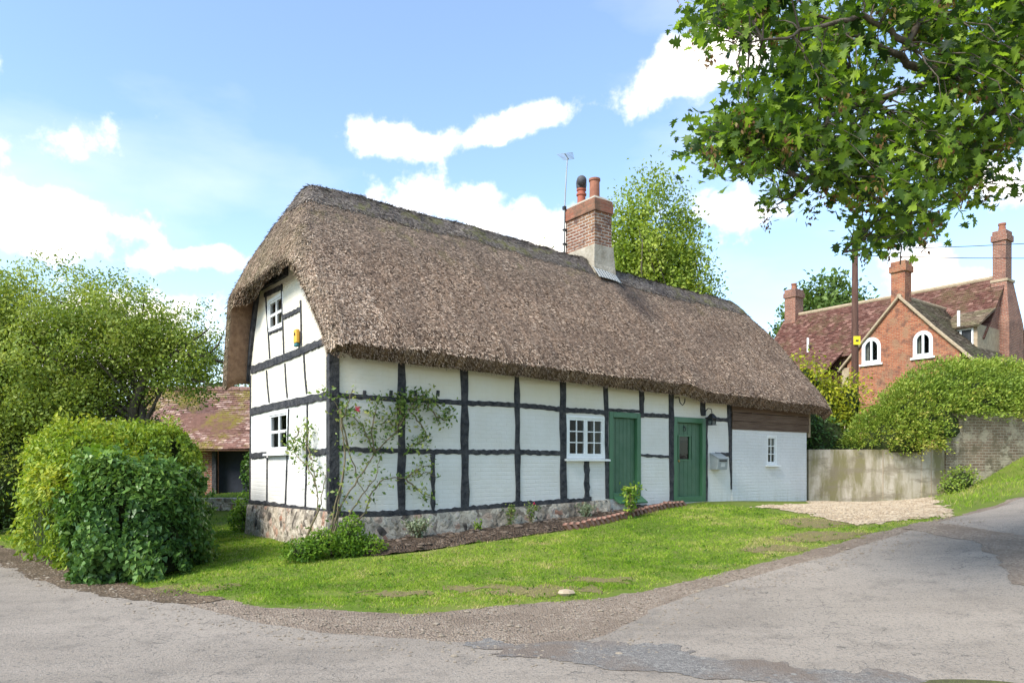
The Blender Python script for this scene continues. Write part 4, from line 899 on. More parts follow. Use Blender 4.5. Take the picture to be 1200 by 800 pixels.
LF['rose'] = mk_leaf('rose_leaf', [(.05, .10, .025), (.11, .18, .035), (.19, .27, .06), (.34, .34, .10)], .35)
LF['grey'] = mk_leaf('grey_green_leaf', [(.10, .14, .07), (.17, .21, .12), (.26, .30, .19), (.34, .38, .27)], .3)
LF['oak'] = mk_leaf('far_tree_leaf', [(.05, .095, .02), (.09, .15, .03), (.14, .21, .045), (.20, .27, .07)], .3)
LF['key'] = mk_leaf('winged_seed', [(.10, .045, .02), (.17, .085, .035), (.24, .14, .05), (.20, .20, .05)], .35)
LF['redf'] = mk_leaf('pink_petal', [(.45, .02, .09), (.65, .04, .14), (.75, .08, .20), (.8, .2, .3)], .3)
M['twig'] = mk_plain('dark_core_fill', (.030, .045, .014), .95, .1, (.05, .06, .022), 8, .03)  # for solid dark fill added inside hedges and shrubs to stop see-through

M['dryturf'] = mk_plain('dry_turf', (.20, .15, .085), .95, .1, (.17, .16, .05), 7, .03)
# ================================================================== BED, EDGING, LAWN
bed_front = [(-2.75, 10.62), (-2.3, 10.5), (-1.92, 10.5), (-1.32, 10.85), (-0.56, 11.5), (0.29, 12.14), (0.85, 12.52), (1.41, 12.98), (1.95, 13.55), (2.39, 14.05), (2.9, 14.6), (3.30, 15.05), (3.78, 15.5)]
bed_poly = bed_front + [h2w(8.3, .05), h2w(0, .05), h2w(-.1, .5)]
for bx_, by_, rx_, ry_ in [(-.42, 8.55, .42, .16), (-1.35, 8.35, .5, .14), (.35, 8.4, .8, .22), (1.2, 8.9, .5, .14), (4.9, 11.2, .7, .35), (5.3, 12.5, .5, .6), (3.9, 10.6, .6, .2), (-4.2, 8.9, .7, .2)]:
    pl = [(bx_+rx_*math.cos(a), by_+ry_*math.sin(a)) for a in np.linspace(0, 6.28, 17)[:-1]]
    sheet('bare_soil', pl, .006, M['dryturf'], .04, (bx_-rx_-.4, bx_+rx_+.4, by_-ry_-.4, by_+ry_+.4), amp=.26, nsc=5)
sheet('soil_bed', bed_poly, .02, M['bed'], .05, (-3.3, 4.2, 10, 16.5), amp=.04, nsc=3, lift=lambda X, Y, S: np.clip(S, 0, .25)*.30+(fbm(X, Y, 6, 12)-.5)*.07)
# dog-tooth brick edging
def walk(poly, step):
    P = [Vector(p) for p in poly]; out_ = []; d = 0
    for a, b in zip(P[:-1], P[1:]):
        L_ = (b-a).length
        while d < L_: out_.append((a.lerp(b, d/L_), math.atan2(b.y-a.y, b.x-a.x))); d += step
        d -= L_
    return out_
bk = MB(); bk.box(-.095, .095, -.05, .05, -.032, .032, M=Matrix.Rotation(R(45), 4, 'Y')); 
br0 = None
for i, (p, an) in enumerate(walk([(1.0, 12.6), (1.41, 12.94), (1.95, 13.5), (2.39, 14.0), (2.9, 14.55), (3.30, 15.0), (3.78, 15.42)], .150)):
    if br0 is None: br0 = o = bk.build('edging_brick', M['edge_brick'], None, bevel=.006)
    else: o = br0.copy(); COL.objects.link(o)
    o.location = (p.x, p.y, G(p.x, p.y)+.055+random.uniform(-.012, .012)); o.rotation_euler = (random.uniform(-.12, .12), random.uniform(-.12, .12), an+random.uniform(-.12, .12)); s_ = random.uniform(.86, 1.08); o.scale = (s_, s_*1.1, s_)
    tag(o, 'tilted reddish brown edging brick along the front of the soil bed', 'edging brick', 'dog-tooth bricks edging the flower bed')
# loose stones on soil and verge
sr = [(.30, .25, .2), (.45, .4, .33), (.22, .17, .13)]
def stone(mb, p, r):
    vs = []; ph = random.random()*6
    for zz, rr in ((-.5, .6), (.0, 1), (.45, .75), (.62, .2)):
        for j in range(7): a = ph+j*2*math.pi/7; q_ = rr*r*random.uniform(.8, 1.15); vs.append((p[0]+math.cos(a)*q_*1.2, p[1]+math.sin(a)*q_*.85, p[2]+zz*r*.75))
    mb.add(vs, [(i*7+j, i*7+(j+1) % 7, (i+1)*7+(j+1) % 7, (i+1)*7+j) for i in range(3) for j in range(7)]+[tuple(21+j for j in range(7))])
M['stone'] = mk_plain('loose_stone', (.30, .25, .19), .9, .2, (.20, .16, .12), 3, .005)
M['stone_l'] = mk_plain('pale_stone', (.46, .37, .26), .9, .2, (.32, .24, .16), 3, .005)
mb = MB(); VP = np.array(verge_poly); ppx = rng.uniform(-10, 9.5, 60000); ppy = rng.uniform(5, 14.5, 60000); ok = (poly_sd(ppx, ppy, VP) > .0) & (np.hypot(ppx, ppy) < 14.5)
ppx, ppy = ppx[ok][:1700], ppy[ok][:1700]; pz_ = ground(ppx, ppy)
for x, y, z in zip(ppx, ppy, pz_): stone(mb, (x, y, z+.012), random.choice((.006, .008, .011, .014)) if random.random() < .985 else .03)
tag(mb.build('loose_stones', [M['stone']], None), kind='stuff')
mb = MB(); ppx = rng.uniform(5, 12, 30000); ppy = rng.uniform(11.5, 19, 30000); ok = poly_sd(ppx, ppy, gravel_poly)+(fbm(ppx, ppy, 3, 77)-.5)*.9 > 0.0; ppx, ppy = ppx[ok][:5500], ppy[ok][:5500]; pz_ = ground(ppx, ppy)
for x, y, z in zip(ppx, ppy, pz_): stone(mb, (x, y, z+.016), random.choice((.014, .02, .028)))
tag(mb.build('gravel_stones', [M['stone_l']], None), kind='stuff')
mb = MB(); ok = []
for k in range(420):
    i = random.randrange(len(bed_front)-1); a, b = bed_front[i], bed_front[i+1]; t_ = random.random(); u_ = random.uniform(0.05, .9); x = a[0]+(b[0]-a[0])*t_-.45*u_; y = a[1]+(b[1]-a[1])*t_+.62*u_
    stone(mb, (x, y, G(x, y)+.07+.04*u_), random.choice((.015, .02, .03, .045)))
tag(mb.build('bed_stones', [mk_plain('bed_stone', (.17, .13, .10), .9, .2, (.10, .07, .05), 4)], None), kind='stuff')
fl = MB(); x, y, z = -.0, 8.02, 0
stone(fl, (.62, 8.15, G(.62, 8.15)+.03), .09); tag(fl.build('flat_stone', M['stone_l'], None), 'pale flat stone lying at the muddy lawn edge', 'stone')

# grass
m = NM('grass_blade', .7, .2); r_ = m.attr('rnd')
colr = m.ramp(r_, [(0, (.085, .165, .010)), (.3, (.16, .28, .016)), (.6, (.27, .39, .028)), (.85, (.42, .43, .09)), (1, (.46, .37, .18))]); m.color(colr)
tr = m.n.new('ShaderNodeBsdfTranslucent'); m.l.new(m.mix(1.0, colr, (1.2, 1.3, .6), 'MULTIPLY'), tr.inputs[0]); ms = m.n.new('ShaderNodeMixShader'); ms.inputs[0].default_value = .3
m.l.new(m.b.outputs[0], ms.inputs[1]); m.l.new(tr.outputs[0], ms.inputs[2]); m.l.new(ms.outputs[0], m.n['Material Output'].inputs[0]); M['grass'] = m.m
hw = [h2w(-.07, -.07), h2w(LEN+.05, -.07), h2w(LEN+.05, WID), h2w(-.07, WID)]
lawn_poly = lawnedge + [(7.0, 12.5), (5.9, 12.0), (5.3, 14.7), (4.4, 15.9)] + bed_front[::-1] + [h2w(-.1, 0), h2w(-.1, WID), h2w(3, WID), (-3, 24), (-9.5, 24), (-14, 22), (-13, 17)]
bank_poly = [(8.5, 13.45), (9.4, 13.95), (10.3, 14.45), (14, 17.6), (20, 21.6), (32, 27), (32, 40), (17, 22), (15.5, 19.9), (11.45, 18.6), (10.7, 18.6), (10.1, 17), (9.2, 15.2)]
bare = [(-.42, 8.55, .35, .18), (-1.35, 8.35, .55, .22), (.3, 8.35, .8, .28), (1.2, 8.9, .5, .2), (-2.1, 8.4, .4, .15), (4.9, 11.2, .8, .5), (5.3, 12.4, .5, .7), (-.05, 9.0, .3, .15), (2.6, 9.6, .5, .2), (3.9, 10.6, .6, .3)]
def grass(name, poly, n, box, hmin, hmax, fade=.35, ybias=0, soft=None):
    # more blades near the viewer's side of the lawn, fewer far off
    x = rng.uniform(box[0], box[1], n*6); y = rng.uniform(box[2], box[3], n*6); keep = rng.random(n*6) < np.minimum(1, (8.0/np.hypot(x, y))**1.6); x, y = x[keep], y[keep]
    sd_ = poly_sd(x, y, poly)+(fbm(x, y, 2.2, 41)-.5)*.5
    p = np.clip(sd_/fade+.1, 0, 1)
    th = np.ones_like(x); br_ = np.zeros_like(x)
    for bx_, by_, rx_, ry_ in bare:
        q_ = ((x-bx_)/rx_)**2+((y-by_)/ry_)**2+(fbm(x, y, 5, 44)-.5)*1.2; k_ = np.clip(1.25-q_, 0, 1); th *= 1-.6*k_; br_ = np.maximum(br_, k_)
    nn1 = fbm(x, y, 1.1, 42); nn2 = fbm(x, y, 4.5, 43); th *= np.clip(.55+(nn2-.3)*1.6, .25, 1)
    k = rng.random(len(x)) < p*th; x, y, nn1, nn2, br_, p = x[k][:n], y[k][:n], nn1[k][:n], nn2[k][:n], br_[k][:n], p[k][:n]
    N_ = len(x); z = ground(x, y)-.004
    rr = .40+(nn1-.5)*1.3+(nn2-.5)*1.0+rng.normal(0, .22, N_)+br_*.45+(1-p)*.25
    h = rng.uniform(hmin, hmax, N_)*(.65+.7*nn2)*(1-.35*br_)
    d = np.stack([rng.normal(0, .55, N_), rng.normal(0, .55, N_), np.ones(N_)], -1); nrm = rng.normal(0, 1, (N_, 3)); nrm[:, 2] *= .2
    Rm = rotmats(d, nrm); tv = np.array([(0, .5, 0), (0, -.5, 0), (1, 0, 0)]); w = rng.uniform(.006, .012, N_)*(1+np.maximum(0, y-10)*.07)
    S = np.stack([h, w, w], -1); V = np.einsum('nij,nkj->nki', Rm, tv[None]*S[:, None, :])+np.stack([x, y, z], -1)[:, None, :]
    V[:, 2, :2] += rng.normal(0, .012, (N_, 2)); F = np.arange(3*N_).reshape(N_, 3)
    return tag(raw_mesh(name, V.reshape(-1, 3), F, M['grass'], attrs={'rnd': np.clip(rr, 0, 1)}), kind='stuff')
grass('lawn_grass', lawn_poly, 330000, (-14, 8.6, 7, 24), .018, .048)
ncl_ = 900; wx_ = rng.uniform(-9, 8, ncl_*4); wy_ = rng.uniform(7.4, 18, ncl_*4); okw = (poly_sd(wx_, wy_, lawn_poly)+(fbm(wx_, wy_, 1.2, 71)-.5)*2.5 > .05) & (poly_sd(wx_, wy_, lawn_poly) > 0); wx_, wy_ = wx_[okw][:ncl_], wy_[okw][:ncl_]
wp = np.repeat(np.stack([wx_, wy_, ground(wx_, wy_)+.018], -1), 9, 0)+rng.normal(0, 1, (len(wx_)*9, 3))*np.array([.035, .035, .006])
tag(leafmesh('lawn_weeds', wp, rng.uniform(.02, .05, len(wp)), LF['lime'], None, spread=.35, rnd=rng.normal(.3, .2, len(wp))), kind='stuff')
grass('bank_grass', bank_poly, 60000, (8.2, 32, 13, 30), .05, .13)

# ================================================================== PLANTS AGAINST THE COTTAGE
def stems_and_leaves(name, label, cat, origin, stems, leaf, lsize, nleaf, spread, rad=.014, flowers=None, stemmat='stem', keep=None, shape=OVAL):
    """stems: list of (3D world polylines, leaf weight)"""
    ox, oy, oz = origin; t = thing(name, label, cat, origin); mb = MB(); LP = []
    for pts, wt in stems:
        P = [Vector(p)-Vector(origin) for p in pts]; n = len(P); fine = []
        for i in range(n-1):
            for k in range(4): fine.append(P[i].lerp(P[i+1], k/4)+Vector(rng.normal(0, .012, 3)))
        fine.append(P[-1]); rr = [rad*(1.0-.75*i/(len(fine)-1)) for i in range(len(fine))]; mb.tube(fine, rr, 5)
        nn_ = int(nleaf*wt); 
        for k in range(nn_):
            s = random.random()**.7; j = s*(len(fine)-1); q_ = fine[int(j)].lerp(fine[min(int(j)+1, len(fine)-1)], j-int(j)); LP.append(q_+Vector(rng.normal(0, spread, 3)))
    mb.build('stem', M[stemmat], t, True)
    if LP: leafmesh('leaves', np.array([tuple(p) for p in LP]), rng.uniform(.6, 1.2, len(LP))*lsize, LF[leaf], t, shape=shape, nrm=np.array([-.1, -.6, .7]))
    if flowers:
        for fl_, r in flowers:
            p = Vector(fl_)-Vector(origin); pv = [p+Vector(rng.normal(0, r*.4, 3)) for _ in range(26)]; leafmesh('flower', np.array([tuple(v) for v in pv]), r, LF['redf'], t)
    return t
def wf(px, py, off=.14):   # world point in front of the long wall
    u, z = FW(px, py, -off); return H(u, -off, z)
def wg(px, py, off=.14):
    v, z = GW(px, py, -off); return H(-off, v, z)
rb = H(-.1, -.16, .30)
stems = [([rb, wf(396, 600, .2), wf(402, 560, .2), wf(405, 520, .2), wf(398, 480, .2), wf(385, 462, .2), wf(372, 455, .25)], .5),
 ([rb, wf(400, 590, .2), wf(420, 560, .2), wf(440, 530, .18), wf(465, 505, .18), wf(480, 480, .18), wf(500, 472, .18), wf(525, 480, .18)], 1.5),
 ([wf(440, 530, .18), wf(435, 505), wf(440, 480), wf(445, 466)], .9), ([wf(440, 530, .18), wf(425, 500), wf(412, 485), wf(403, 478)], .9), ([wf(465, 505, .18), wf(470, 490), wf(468, 470), wf(475, 461)], 1.2),
 ([wf(480, 480, .18), wf(492, 496), wf(500, 510), wf(492, 520), wf(478, 524)], .9), ([wf(500, 472, .2), wf(512, 488), wf(522, 492), wf(527, 480)], .7),
 ([rb, wf(410, 600, .2), wf(425, 580, .2), wf(440, 560, .2), wf(447, 530, .2)], .25), ([wf(398, 480, .2), wf(410, 530, .2), wf(420, 565, .2), wf(440, 590, .2)], .15),
 ([rb, wf(428, 600, .2), wf(436, 575), wf(450, 561), wf(475, 560), wf(500, 553), wf(512, 560)], .5), ([wf(475, 560), wf(490, 575), wf(505, 583)], .45), ([wf(475, 560), wf(490, 548), wf(503, 545)], .4),
 ([rb, wf(404, 540, .2), wf(400, 500, .2), wf(408, 470, .2), wf(414, 455, .2)], .6), ([wf(465, 505), wf(455, 490), wf(447, 497)], .5), ([wf(480, 480, .18), wf(485, 470), wf(495, 462), wf(508, 468)], 1.0)]
stems_and_leaves('climbing_rose', 'tall climbing rose with a pink flower trained over the corner post and white wall', 'climbing plant', rb, stems, 'rose', .08, 150, .075, .016, flowers=[(wf(418.5, 479, .25), .05)])
sb_ = H(-.35, .35, .25)
stems = [([sb_, wg(372, 600, .25), wg(371, 570, .2), wg(365, 540, .2), wg(358, 515, .2), wg(350, 505, .2)], .7), ([wg(371, 570, .2), wg(360, 545, .2), wg(345, 530, .2), wg(338, 515, .2)], .6), ([wg(365, 540, .2), wg(358, 520), wg(362, 505), wg(358, 495)], .8),
         ([sb_, wg(377, 590, .25), wg(380, 560, .2), wg(374, 545, .2)], .3), ([wg(350, 505, .2), wg(342, 520, .2), wg(350, 530, .2)], .9)]
stems_and_leaves('rose_shoot', 'slender leafy rose shoots against the gable wall below the lower window', 'climbing plant', sb_, stems, 'rose', .075, 120, .065, .013)
def bush(name, label, cat, base, ells, leaf, n, lsize, core=.72, shape=OVAL, group=None, surf=.18, rough=.35, spread=.7, up=.3, twigs=12, clump=None, parts=('foliage', 'stem')):
    bx_, by_, bz_ = base; t = thing(name, label, cat, base, 0, group); E = [(e[0]-bx_, e[1]-by_, e[2]-bz_, *e[3:6]) for e in ells]
    if clump:
        C, d0 = ell_pts(n//clump, E, surf, rough); P = np.repeat(C, clump, 0); d = np.repeat(d0, clump, 0); P = P+rng.normal(0, lsize*1.6, P.shape)
        rn = np.repeat(rng.normal(.5, .17, len(C)), clump)+rng.normal(0, .13, len(P))
    else:
        P, d = ell_pts(n, E, surf, rough); rn = .45+(vnoise(P[:, 0]*3, P[:, 2]*3+P[:, 1]*2, 1, 6)-.5)*.5+rng.normal(0, .17, n)
    ok = P[:, 2] > -.02; P, d, rn = P[ok], d[ok], rn[ok]
    leafmesh(parts[0], P, rng.uniform(.65, 1.25, len(P))*lsize, LF[leaf], t, nrm=d*1.2+np.array([0, 0, up]), shape=shape, rnd=rn+d[:, 2]*.08, spread=spread)
    mb = MB()
    for i in range(twigs):
        e = E[random.randrange(len(E))]; a = random.uniform(0, 6.28); q_ = Vector((e[0]+e[3]*.75*math.cos(a)*random.random(), e[1]+e[4]*.75*math.sin(a)*random.random(), e[2]+e[5]*.6*random.random()))
        b0 = Vector((q_.x*.25, q_.y*.25, -.05)); mb.tube([b0, b0.lerp(q_, .5)+Vector((0, 0, .1*q_.z)), q_], [.02*max(.3, min(2, e[5])), .014*max(.3, min(2, e[5])), .005], 5, caps=False)
    if twigs: mb.build(parts[1], M['bark'], t, True)
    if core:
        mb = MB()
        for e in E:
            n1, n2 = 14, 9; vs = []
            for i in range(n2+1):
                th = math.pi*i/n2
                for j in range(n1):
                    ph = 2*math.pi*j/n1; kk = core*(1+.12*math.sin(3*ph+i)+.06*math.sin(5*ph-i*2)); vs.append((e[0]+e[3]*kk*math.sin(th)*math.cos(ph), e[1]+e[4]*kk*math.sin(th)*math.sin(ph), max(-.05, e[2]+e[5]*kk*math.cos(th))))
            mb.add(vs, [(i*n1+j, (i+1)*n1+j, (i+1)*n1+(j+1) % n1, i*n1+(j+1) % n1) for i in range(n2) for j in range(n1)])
        mb.build('dark_core', M['twig'], t, True)  # added solid core, blocks the view through the leaves
    return t
c = at(355, 645, 10.3); bush('leafy_shrub', 'low yellow-green shrub on the lawn at the foot of the stone corner', 'shrub', (c[0], c[1], G(c[0], c[1])), [(c[0], c[1], .35, .33, .3, .2), (c[0]+.25, c[1]+.1, .45, .25, .25, .22)], 'lime', 2400, .05, core=.5, twigs=10, shape=OVAL)
c = at(412, 625, 10.55); bush('leafy_shrub', 'lush green self-sown plants growing round the base of the climbing rose', 'shrub', (c[0], c[1], G(c[0], c[1])), [(c[0], c[1], .5, .22, .18, .38), (c[0]+.22, c[1]+.1, .38, .28, .2, .18), (c[0]-.05, c[1], .38, .25, .22, .2)], 'lime', 3000, .05, core=.45, twigs=12, shape=OVAL)
def tuft(label, p, h, r, n, leaf, lsize, cat='plant', name='bedding_plant', flowers=None, lean=.6):
    stems = []
    for k in range(n):
        a = random.uniform(0, 6.28); q_ = random.random()*r; stems.append(([p, (p[0]+math.cos(a)*q_*.5, p[1]+math.sin(a)*q_*.5, p[2]+h*.55), (p[0]+math.cos(a)*q_, p[1]+math.sin(a)*q_, p[2]+h*random.uniform(.7, 1))], 1))
    return stems_and_leaves(name, label, cat, p, stems, leaf, lsize, 13, lsize*.55, .006, flowers=flowers)
def bp(px, off):  # bed point in front of the long wall
    u, _ = FW(px, 600, -off); x, y = h2w(u, -off); return (x, y, G(x, y)+.08)
tuft('silvery lavender clump in the soil bed below the second wall panel', bp(490, .35), .32, .30, 46, 'grey', .06)
tuft('spindly green plant in the bed below the middle wall panels', bp(598, .2), .42, .14, 12, 'rose', .06)
p = bp(622, .3); tuft('small red-flowered plant in the soil bed beside a green one', p, .42, .16, 13, 'rose', .05, flowers=[((p[0]+.06, p[1], p[2]+.38), .026)])
tuft('low grey-green plant in the bed below the four-post window', bp(686, .35), .26, .26, 30, 'grey', .06)
tuft('bright green young shrub in front of the sloping green board', bp(738, .75), .62, .26, 20, 'lime', .085)
tuft('tiny green seedling in the soil bed near the lavender clump', bp(560, .3), .16, .1, 7, 'lime', .05)

# ================================================================== LEFT SIDE : hedges, barn, big tree
gz = G(-5.6, 10.8)
def rhedge(name, label, base, path, width, hgt, leaf, n, lsize, shape, cat='hedge', flat=.0, cl=None, rough=.16, mixleaf=None):
    """clipped hedge body following a path of (x,y,halfwidth,top) stations"""
    t = thing(name, label, cat, base); P = np.array(path, float); ns = len(P); K_ = 28; R_ = []
    for i, (x, y, hw_, tp) in enumerate(P):
        a = P[max(i-1, 0)]; b = P[min(i+1, ns-1)]; dx, dy = b[0]-a[0], b[1]-a[1]; l = math.hypot(dx, dy); nx_, ny_ = -dy/l, dx/l; gz_ = G(x, y); row = []
        for k in range(K_):
            th = math.pi*k/(K_-1); c_, s_ = math.cos(th), math.sin(th); e = .6; X_ = math.copysign(abs(c_)**e, c_)*hw_; Z_ = (abs(s_)**e)*(tp-gz_)
            row.append((x+nx_*X_-base[0], y+ny_*X_-base[1], gz_+Z_-base[2]))
        R_.append(row)
    Rg = np.array(R_)
    cen = np.stack([P[:, 0]-base[0], P[:, 1]-base[1], np.array([G(a, b) for a, b in P[:, :2]])-base[2]+.5*(P[:, 3]-np.array([G(a, b) for a, b in P[:, :2]]))], -1)
    # sample the body surface
    a = rng.random(n)*(ns-1); k = rng.random(n)*(K_-1); i0 = a.astype(int); k0 = k.astype(int); fa = (a-i0)[:, None]; fk = (k-k0)[:, None]
    Q = (Rg[i0, k0]*(1-fa)+Rg[i0+1, k0]*fa)*(1-fk)+(Rg[i0, k0+1]*(1-fa)+Rg[i0+1, k0+1]*fa)*fk
    cc = cen[i0]*(1-fa)+cen[i0+1]*fa; outd = Q-cc; outd /= np.linalg.norm(outd, axis=1, keepdims=True)
    # end caps
    ne = n//5; E_ = []
    for side in (0, ns-1):
        kk = rng.integers(0, K_, ne); s = rng.random(ne)**.5; q_ = cen[side]+(Rg[side, kk]-cen[side])*s[:, None]; q_[:, 2] = q_[:, 2]-(1-s)*0; ed = cen[side]-cen[1 if side == 0 else ns-2]; ed = ed/np.linalg.norm(ed)
        low = rng.random(ne) < .45; q_[low, 2] = rng.random(low.sum())*q_[low, 2]
        Q = np.concatenate([Q, q_+ed*(.05+.12*(1-s[:, None]**3))]); outd = np.concatenate([outd, np.repeat(ed[None], ne, 0)])
    bumpy = (fbm(Q[:, 0]+Q[:, 2]*.7, Q[:, 1]+Q[:, 2], 1.6, 51)-.5)*rough*3+(fbm(Q[:, 0]-Q[:, 2], Q[:, 1]+Q[:, 2]*1.3, 5, 52)-.5)*rough
    Q = Q+outd*(bumpy-.02+rng.normal(0, .05, len(Q))+(vnoise(Q[:, 0]*9, Q[:, 1]*9+Q[:, 2]*7, 1, 55) > .86)*rng.random(len(Q))*.22)[:, None]
    r = .45+bumpy*1.2+rng.normal(0, .16, len(Q))+outd[:, 2]*.12
    leafmesh('foliage', Q, rng.uniform(.65, 1.25, len(Q))*lsize, LF[leaf], t, nrm=outd*1.3+np.array([0, 0, .25]), dirv=np.array([0, 0, -.5])+outd*.25, shape=shape, rnd=r, spread=.5)
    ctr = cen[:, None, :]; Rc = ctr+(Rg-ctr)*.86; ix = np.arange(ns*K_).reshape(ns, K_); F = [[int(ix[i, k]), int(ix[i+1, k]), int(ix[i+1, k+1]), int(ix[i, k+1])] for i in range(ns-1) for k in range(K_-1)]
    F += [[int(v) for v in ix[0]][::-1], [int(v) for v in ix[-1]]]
    raw_mesh('dark_core', Rc.reshape(-1, 3), F, M['twig'], t, True); return t  # added solid body under the leaves, closes see-through gaps
# ivy-grown front block, and the taller clipped hedge that runs back from it
rhedge('ivy_hedge', 'dark glossy ivy-covered front end of the roadside hedge', (-5.15, 10.4, gz), [(-5.30, 9.6, .58, 1.15), (-5.36, 9.85, .78, 1.50), (-5.45, 10.3, .84, 1.64), (-5.6, 10.8, .78, 1.62), (-5.75, 11.1, .6, 1.5)], 1, 1, 'ivy', 21000, .075, IVY, rough=.19)
rhedge('mixed_hedge', 'light green leafy hedge beside the road, just left of the ivy-covered block', (-6.4, 11.1, G(-6.4, 11.1)), [(-6.2, 10.9, .45, 1.5), (-6.5, 11.2, .58, 1.78), (-6.9, 11.6, .64, 1.95), (-7.4, 12.2, .72, 2.15), (-8.3, 13.3, .7, 2.2), (-8.7, 13.9, .6, 2.1)], 1, 1, 'hedge', 24000, .09, OVAL, rough=.28)
rhedge('clipped_hedge', 'taller squared-off green hedge top behind the ivy, in front of the tiled barn', (-6.5, 13.0, G(-6.5, 13)), [(-6.05, 12.5, .55, 2.16), (-6.45, 12.9, .62, 2.26), (-7.2, 13.6, .7, 2.32), (-8.6, 14.8, .7, 2.35), (-10, 16, .7, 2.3)], 1, 1, 'hedge', 22000, .075, OVAL, rough=.13)
c = (-5.9, 10.0, G(-5.9, 10.0)); bush('sapling', 'bright broad-leaved maple shoots poking out of the hedge front', 'shrub', c, [(-5.75, 10.0, 1.0, .35, .3, .85), (-6.1, 10.45, 1.3, .35, .3, .6)], 'lime', 620, .15, core=0, shape=MAPLE, surf=.3, twigs=9)

# barn
t = thing('tiled_barn', 'low old outbuilding with a mossy red clay tile roof and dark open front', 'barn', (-9.5, 24.6, .55), R(2))
def tiles(mb_rnd, P0, Px, Py, w=.17, g_=.105, seed=0, sag=.0):
    """individual tiles between eave corner P0, along Px (eave) and Py (up the slope)"""
    V, F, Rn = mb_rnd; P0 = np.array(P0, float); Px = np.array(Px, float); Py = np.array(Py, float); lx = np.linalg.norm(Px); ly = np.linalg.norm(Py); ex, ey = Px/lx, Py/ly; nz_ = np.cross(ex, ey)
    if nz_[2] < 0: nz_ = -nz_
    rows = int(ly/g_); cols = int(lx/w)
    for r_ in range(rows):
        offs = (r_ % 2)*.5*w
        for c_ in range(cols+1):
            a0 = max(0, c_*w-offs+.003); a1 = min(lx, (c_+1)*w-offs-.003)
            if a1-a0 < .03: continue
            b0 = r_*g_; b1 = b0+g_*1.25; h0 = .034+rng.normal(0, .006); h1 = .008; tl = rng.normal(0, .004); sg = -sag*math.sin(math.pi*(a0/lx))*math.sin(math.pi*min(1, b0/ly))
            if sag: sg += .03*math.sin(a0*1.3+b0)
            q_ = [P0+ex*a0+ey*b0+nz_*(h0+tl+sg), P0+ex*a1+ey*b0+nz_*(h0-tl+sg), P0+ex*a1+ey*b1+nz_*(h1+sg), P0+ex*a0+ey*b1+nz_*(h1+sg), P0+ex*a0+ey*b0+nz_*(h0-.016+sg), P0+ex*a1+ey*b0+nz_*(h0-.016+sg)]
            k = len(V); V.extend(q_); F.append((k, k+1, k+2, k+3)); F.append((k+4, k+5, k+1, k)); rv = min(1, max(0, rng.normal(.5, .26))); Rn += [rv, rv*.6]
def tile_obj(name, slabs, mat, parent, w=.17, g_=.105, sag=0):
    V, F, Rn = [], [], []
    for s in slabs: tiles((V, F, Rn), *s, w=w, g_=g_, sag=sag)
    for P0, Px, Py in slabs:    # boarding below
        P0, Px, Py = map(lambda q_: np.array(q_, float), (P0, Px, Py)); nz_ = np.cross(Px, Py); nz_ /= np.linalg.norm(nz_); nz_ = -nz_ if nz_[2] > 0 else nz_
        k = len(V); D_ = nz_*.06
        V.extend([P0+nz_*(.02+sag), P0+Px+nz_*(.02+sag), P0+Px+Py+nz_*.02, P0+Py+nz_*.02, P0+D_, P0+Px+D_, P0+Px+Py+D_, P0+Py+D_]); 
        for f in [(0, 1, 2, 3), (7, 6, 5, 4), (0, 4, 5, 1), (2, 6, 7, 3), (1, 5, 6, 2), (0, 3, 7, 4)]: F.append(tuple(i+k for i in f)); Rn.append(.2)
    return raw_mesh(name, np.array(V), np.array(F), mat, parent, attrs={'rnd': np.array(Rn)})
ez, rz_ = 1.62, 3.90
tile_obj('roof', [((-4.4, -.25, ez), (9.6, 0, 0), (0, 2.35, rz_-ez)), ((-4.4, 4.45, ez), (9.6, 0, 0), (0, -2.35, rz_-ez))], M['tile_a'], t, sag=.10)
mb = MB()
for i in range(31): mb.tube([(-4.4+i*.31, 2.10, rz_+.0), (-4.4+i*.31+.29, 2.10, rz_+.0)], [.125, .115], 8)
mb.build('ridge_tiles', M['edge_brick'], t)
mb = MB(); mb.box(1.95, 5.1, .3, .42, -.3, 1.7); mb.box(-4.3, -.9, .3, .42, -.3, 1.7); mb.box(-4.3, 5.1, 3.9, 4.0, -.4, 1.7); mb.build('wall', M['hbrick2'], t)
mb = MB(); mb.box(-.9, 1.95, .5, .55, -.3, 1.7); mb.build('opening_shade', mk_plain('opening_shade_dark', (.035, .04, .055), .8, .2), t)  # dark panel standing in for the shade inside the open front
mb = MB(); mb.prism([(-4.3, -.3+4.1-4.0, 1.6), (-4.3, 2.1, 3.75), (-4.3, 4.0, 1.6)], (.1, 0, 0)); mb.build('gable_wall', M['hbrick2'], t); mb = MB(); mb.prism([(5.0, .1, 1.6), (5.0, 2.1, 3.75), (5.0, 4.0, 1.6)], (.1, 0, 0)); mb.build('gable_wall', M['hbrick2'], t)
for x in (-.95, .45, 1.9): mb = MB(); mb.box(x-.07, x+.07, .18, .32, -.3, 1.6); mb.build('post', M['timber'], t)
mb = MB(); mb.box(2.05, 2.75, .24, .31, .75, 1.45); fr_ = mb.build('window', M['dark'], t)
mb = MB(); 
for k in range(6): mb.box(2.05+k*.135, 2.08+k*.135, .20, .24, .75, 1.45)
mb.box(2.0, 2.8, .2, .25, 1.45, 1.5); mb.box(2.0, 2.8, .19, .25, .70, .75); mb.build('bars', M['trim'], fr_)
bush('ivy', 'trailing dark ivy hanging over the open front of the tiled barn', 'ivy', (-8.9, 24.4, .6), [(-8.9, 24.45, 1.35, .50, .16, .95), (-8.1, 24.4, 1.2, .32, .16, 1.0), (-8.5, 24.4, 1.95, .6, .2, .3)], 'ivy', 3200, .09, core=.6, shape=IVY, twigs=6)
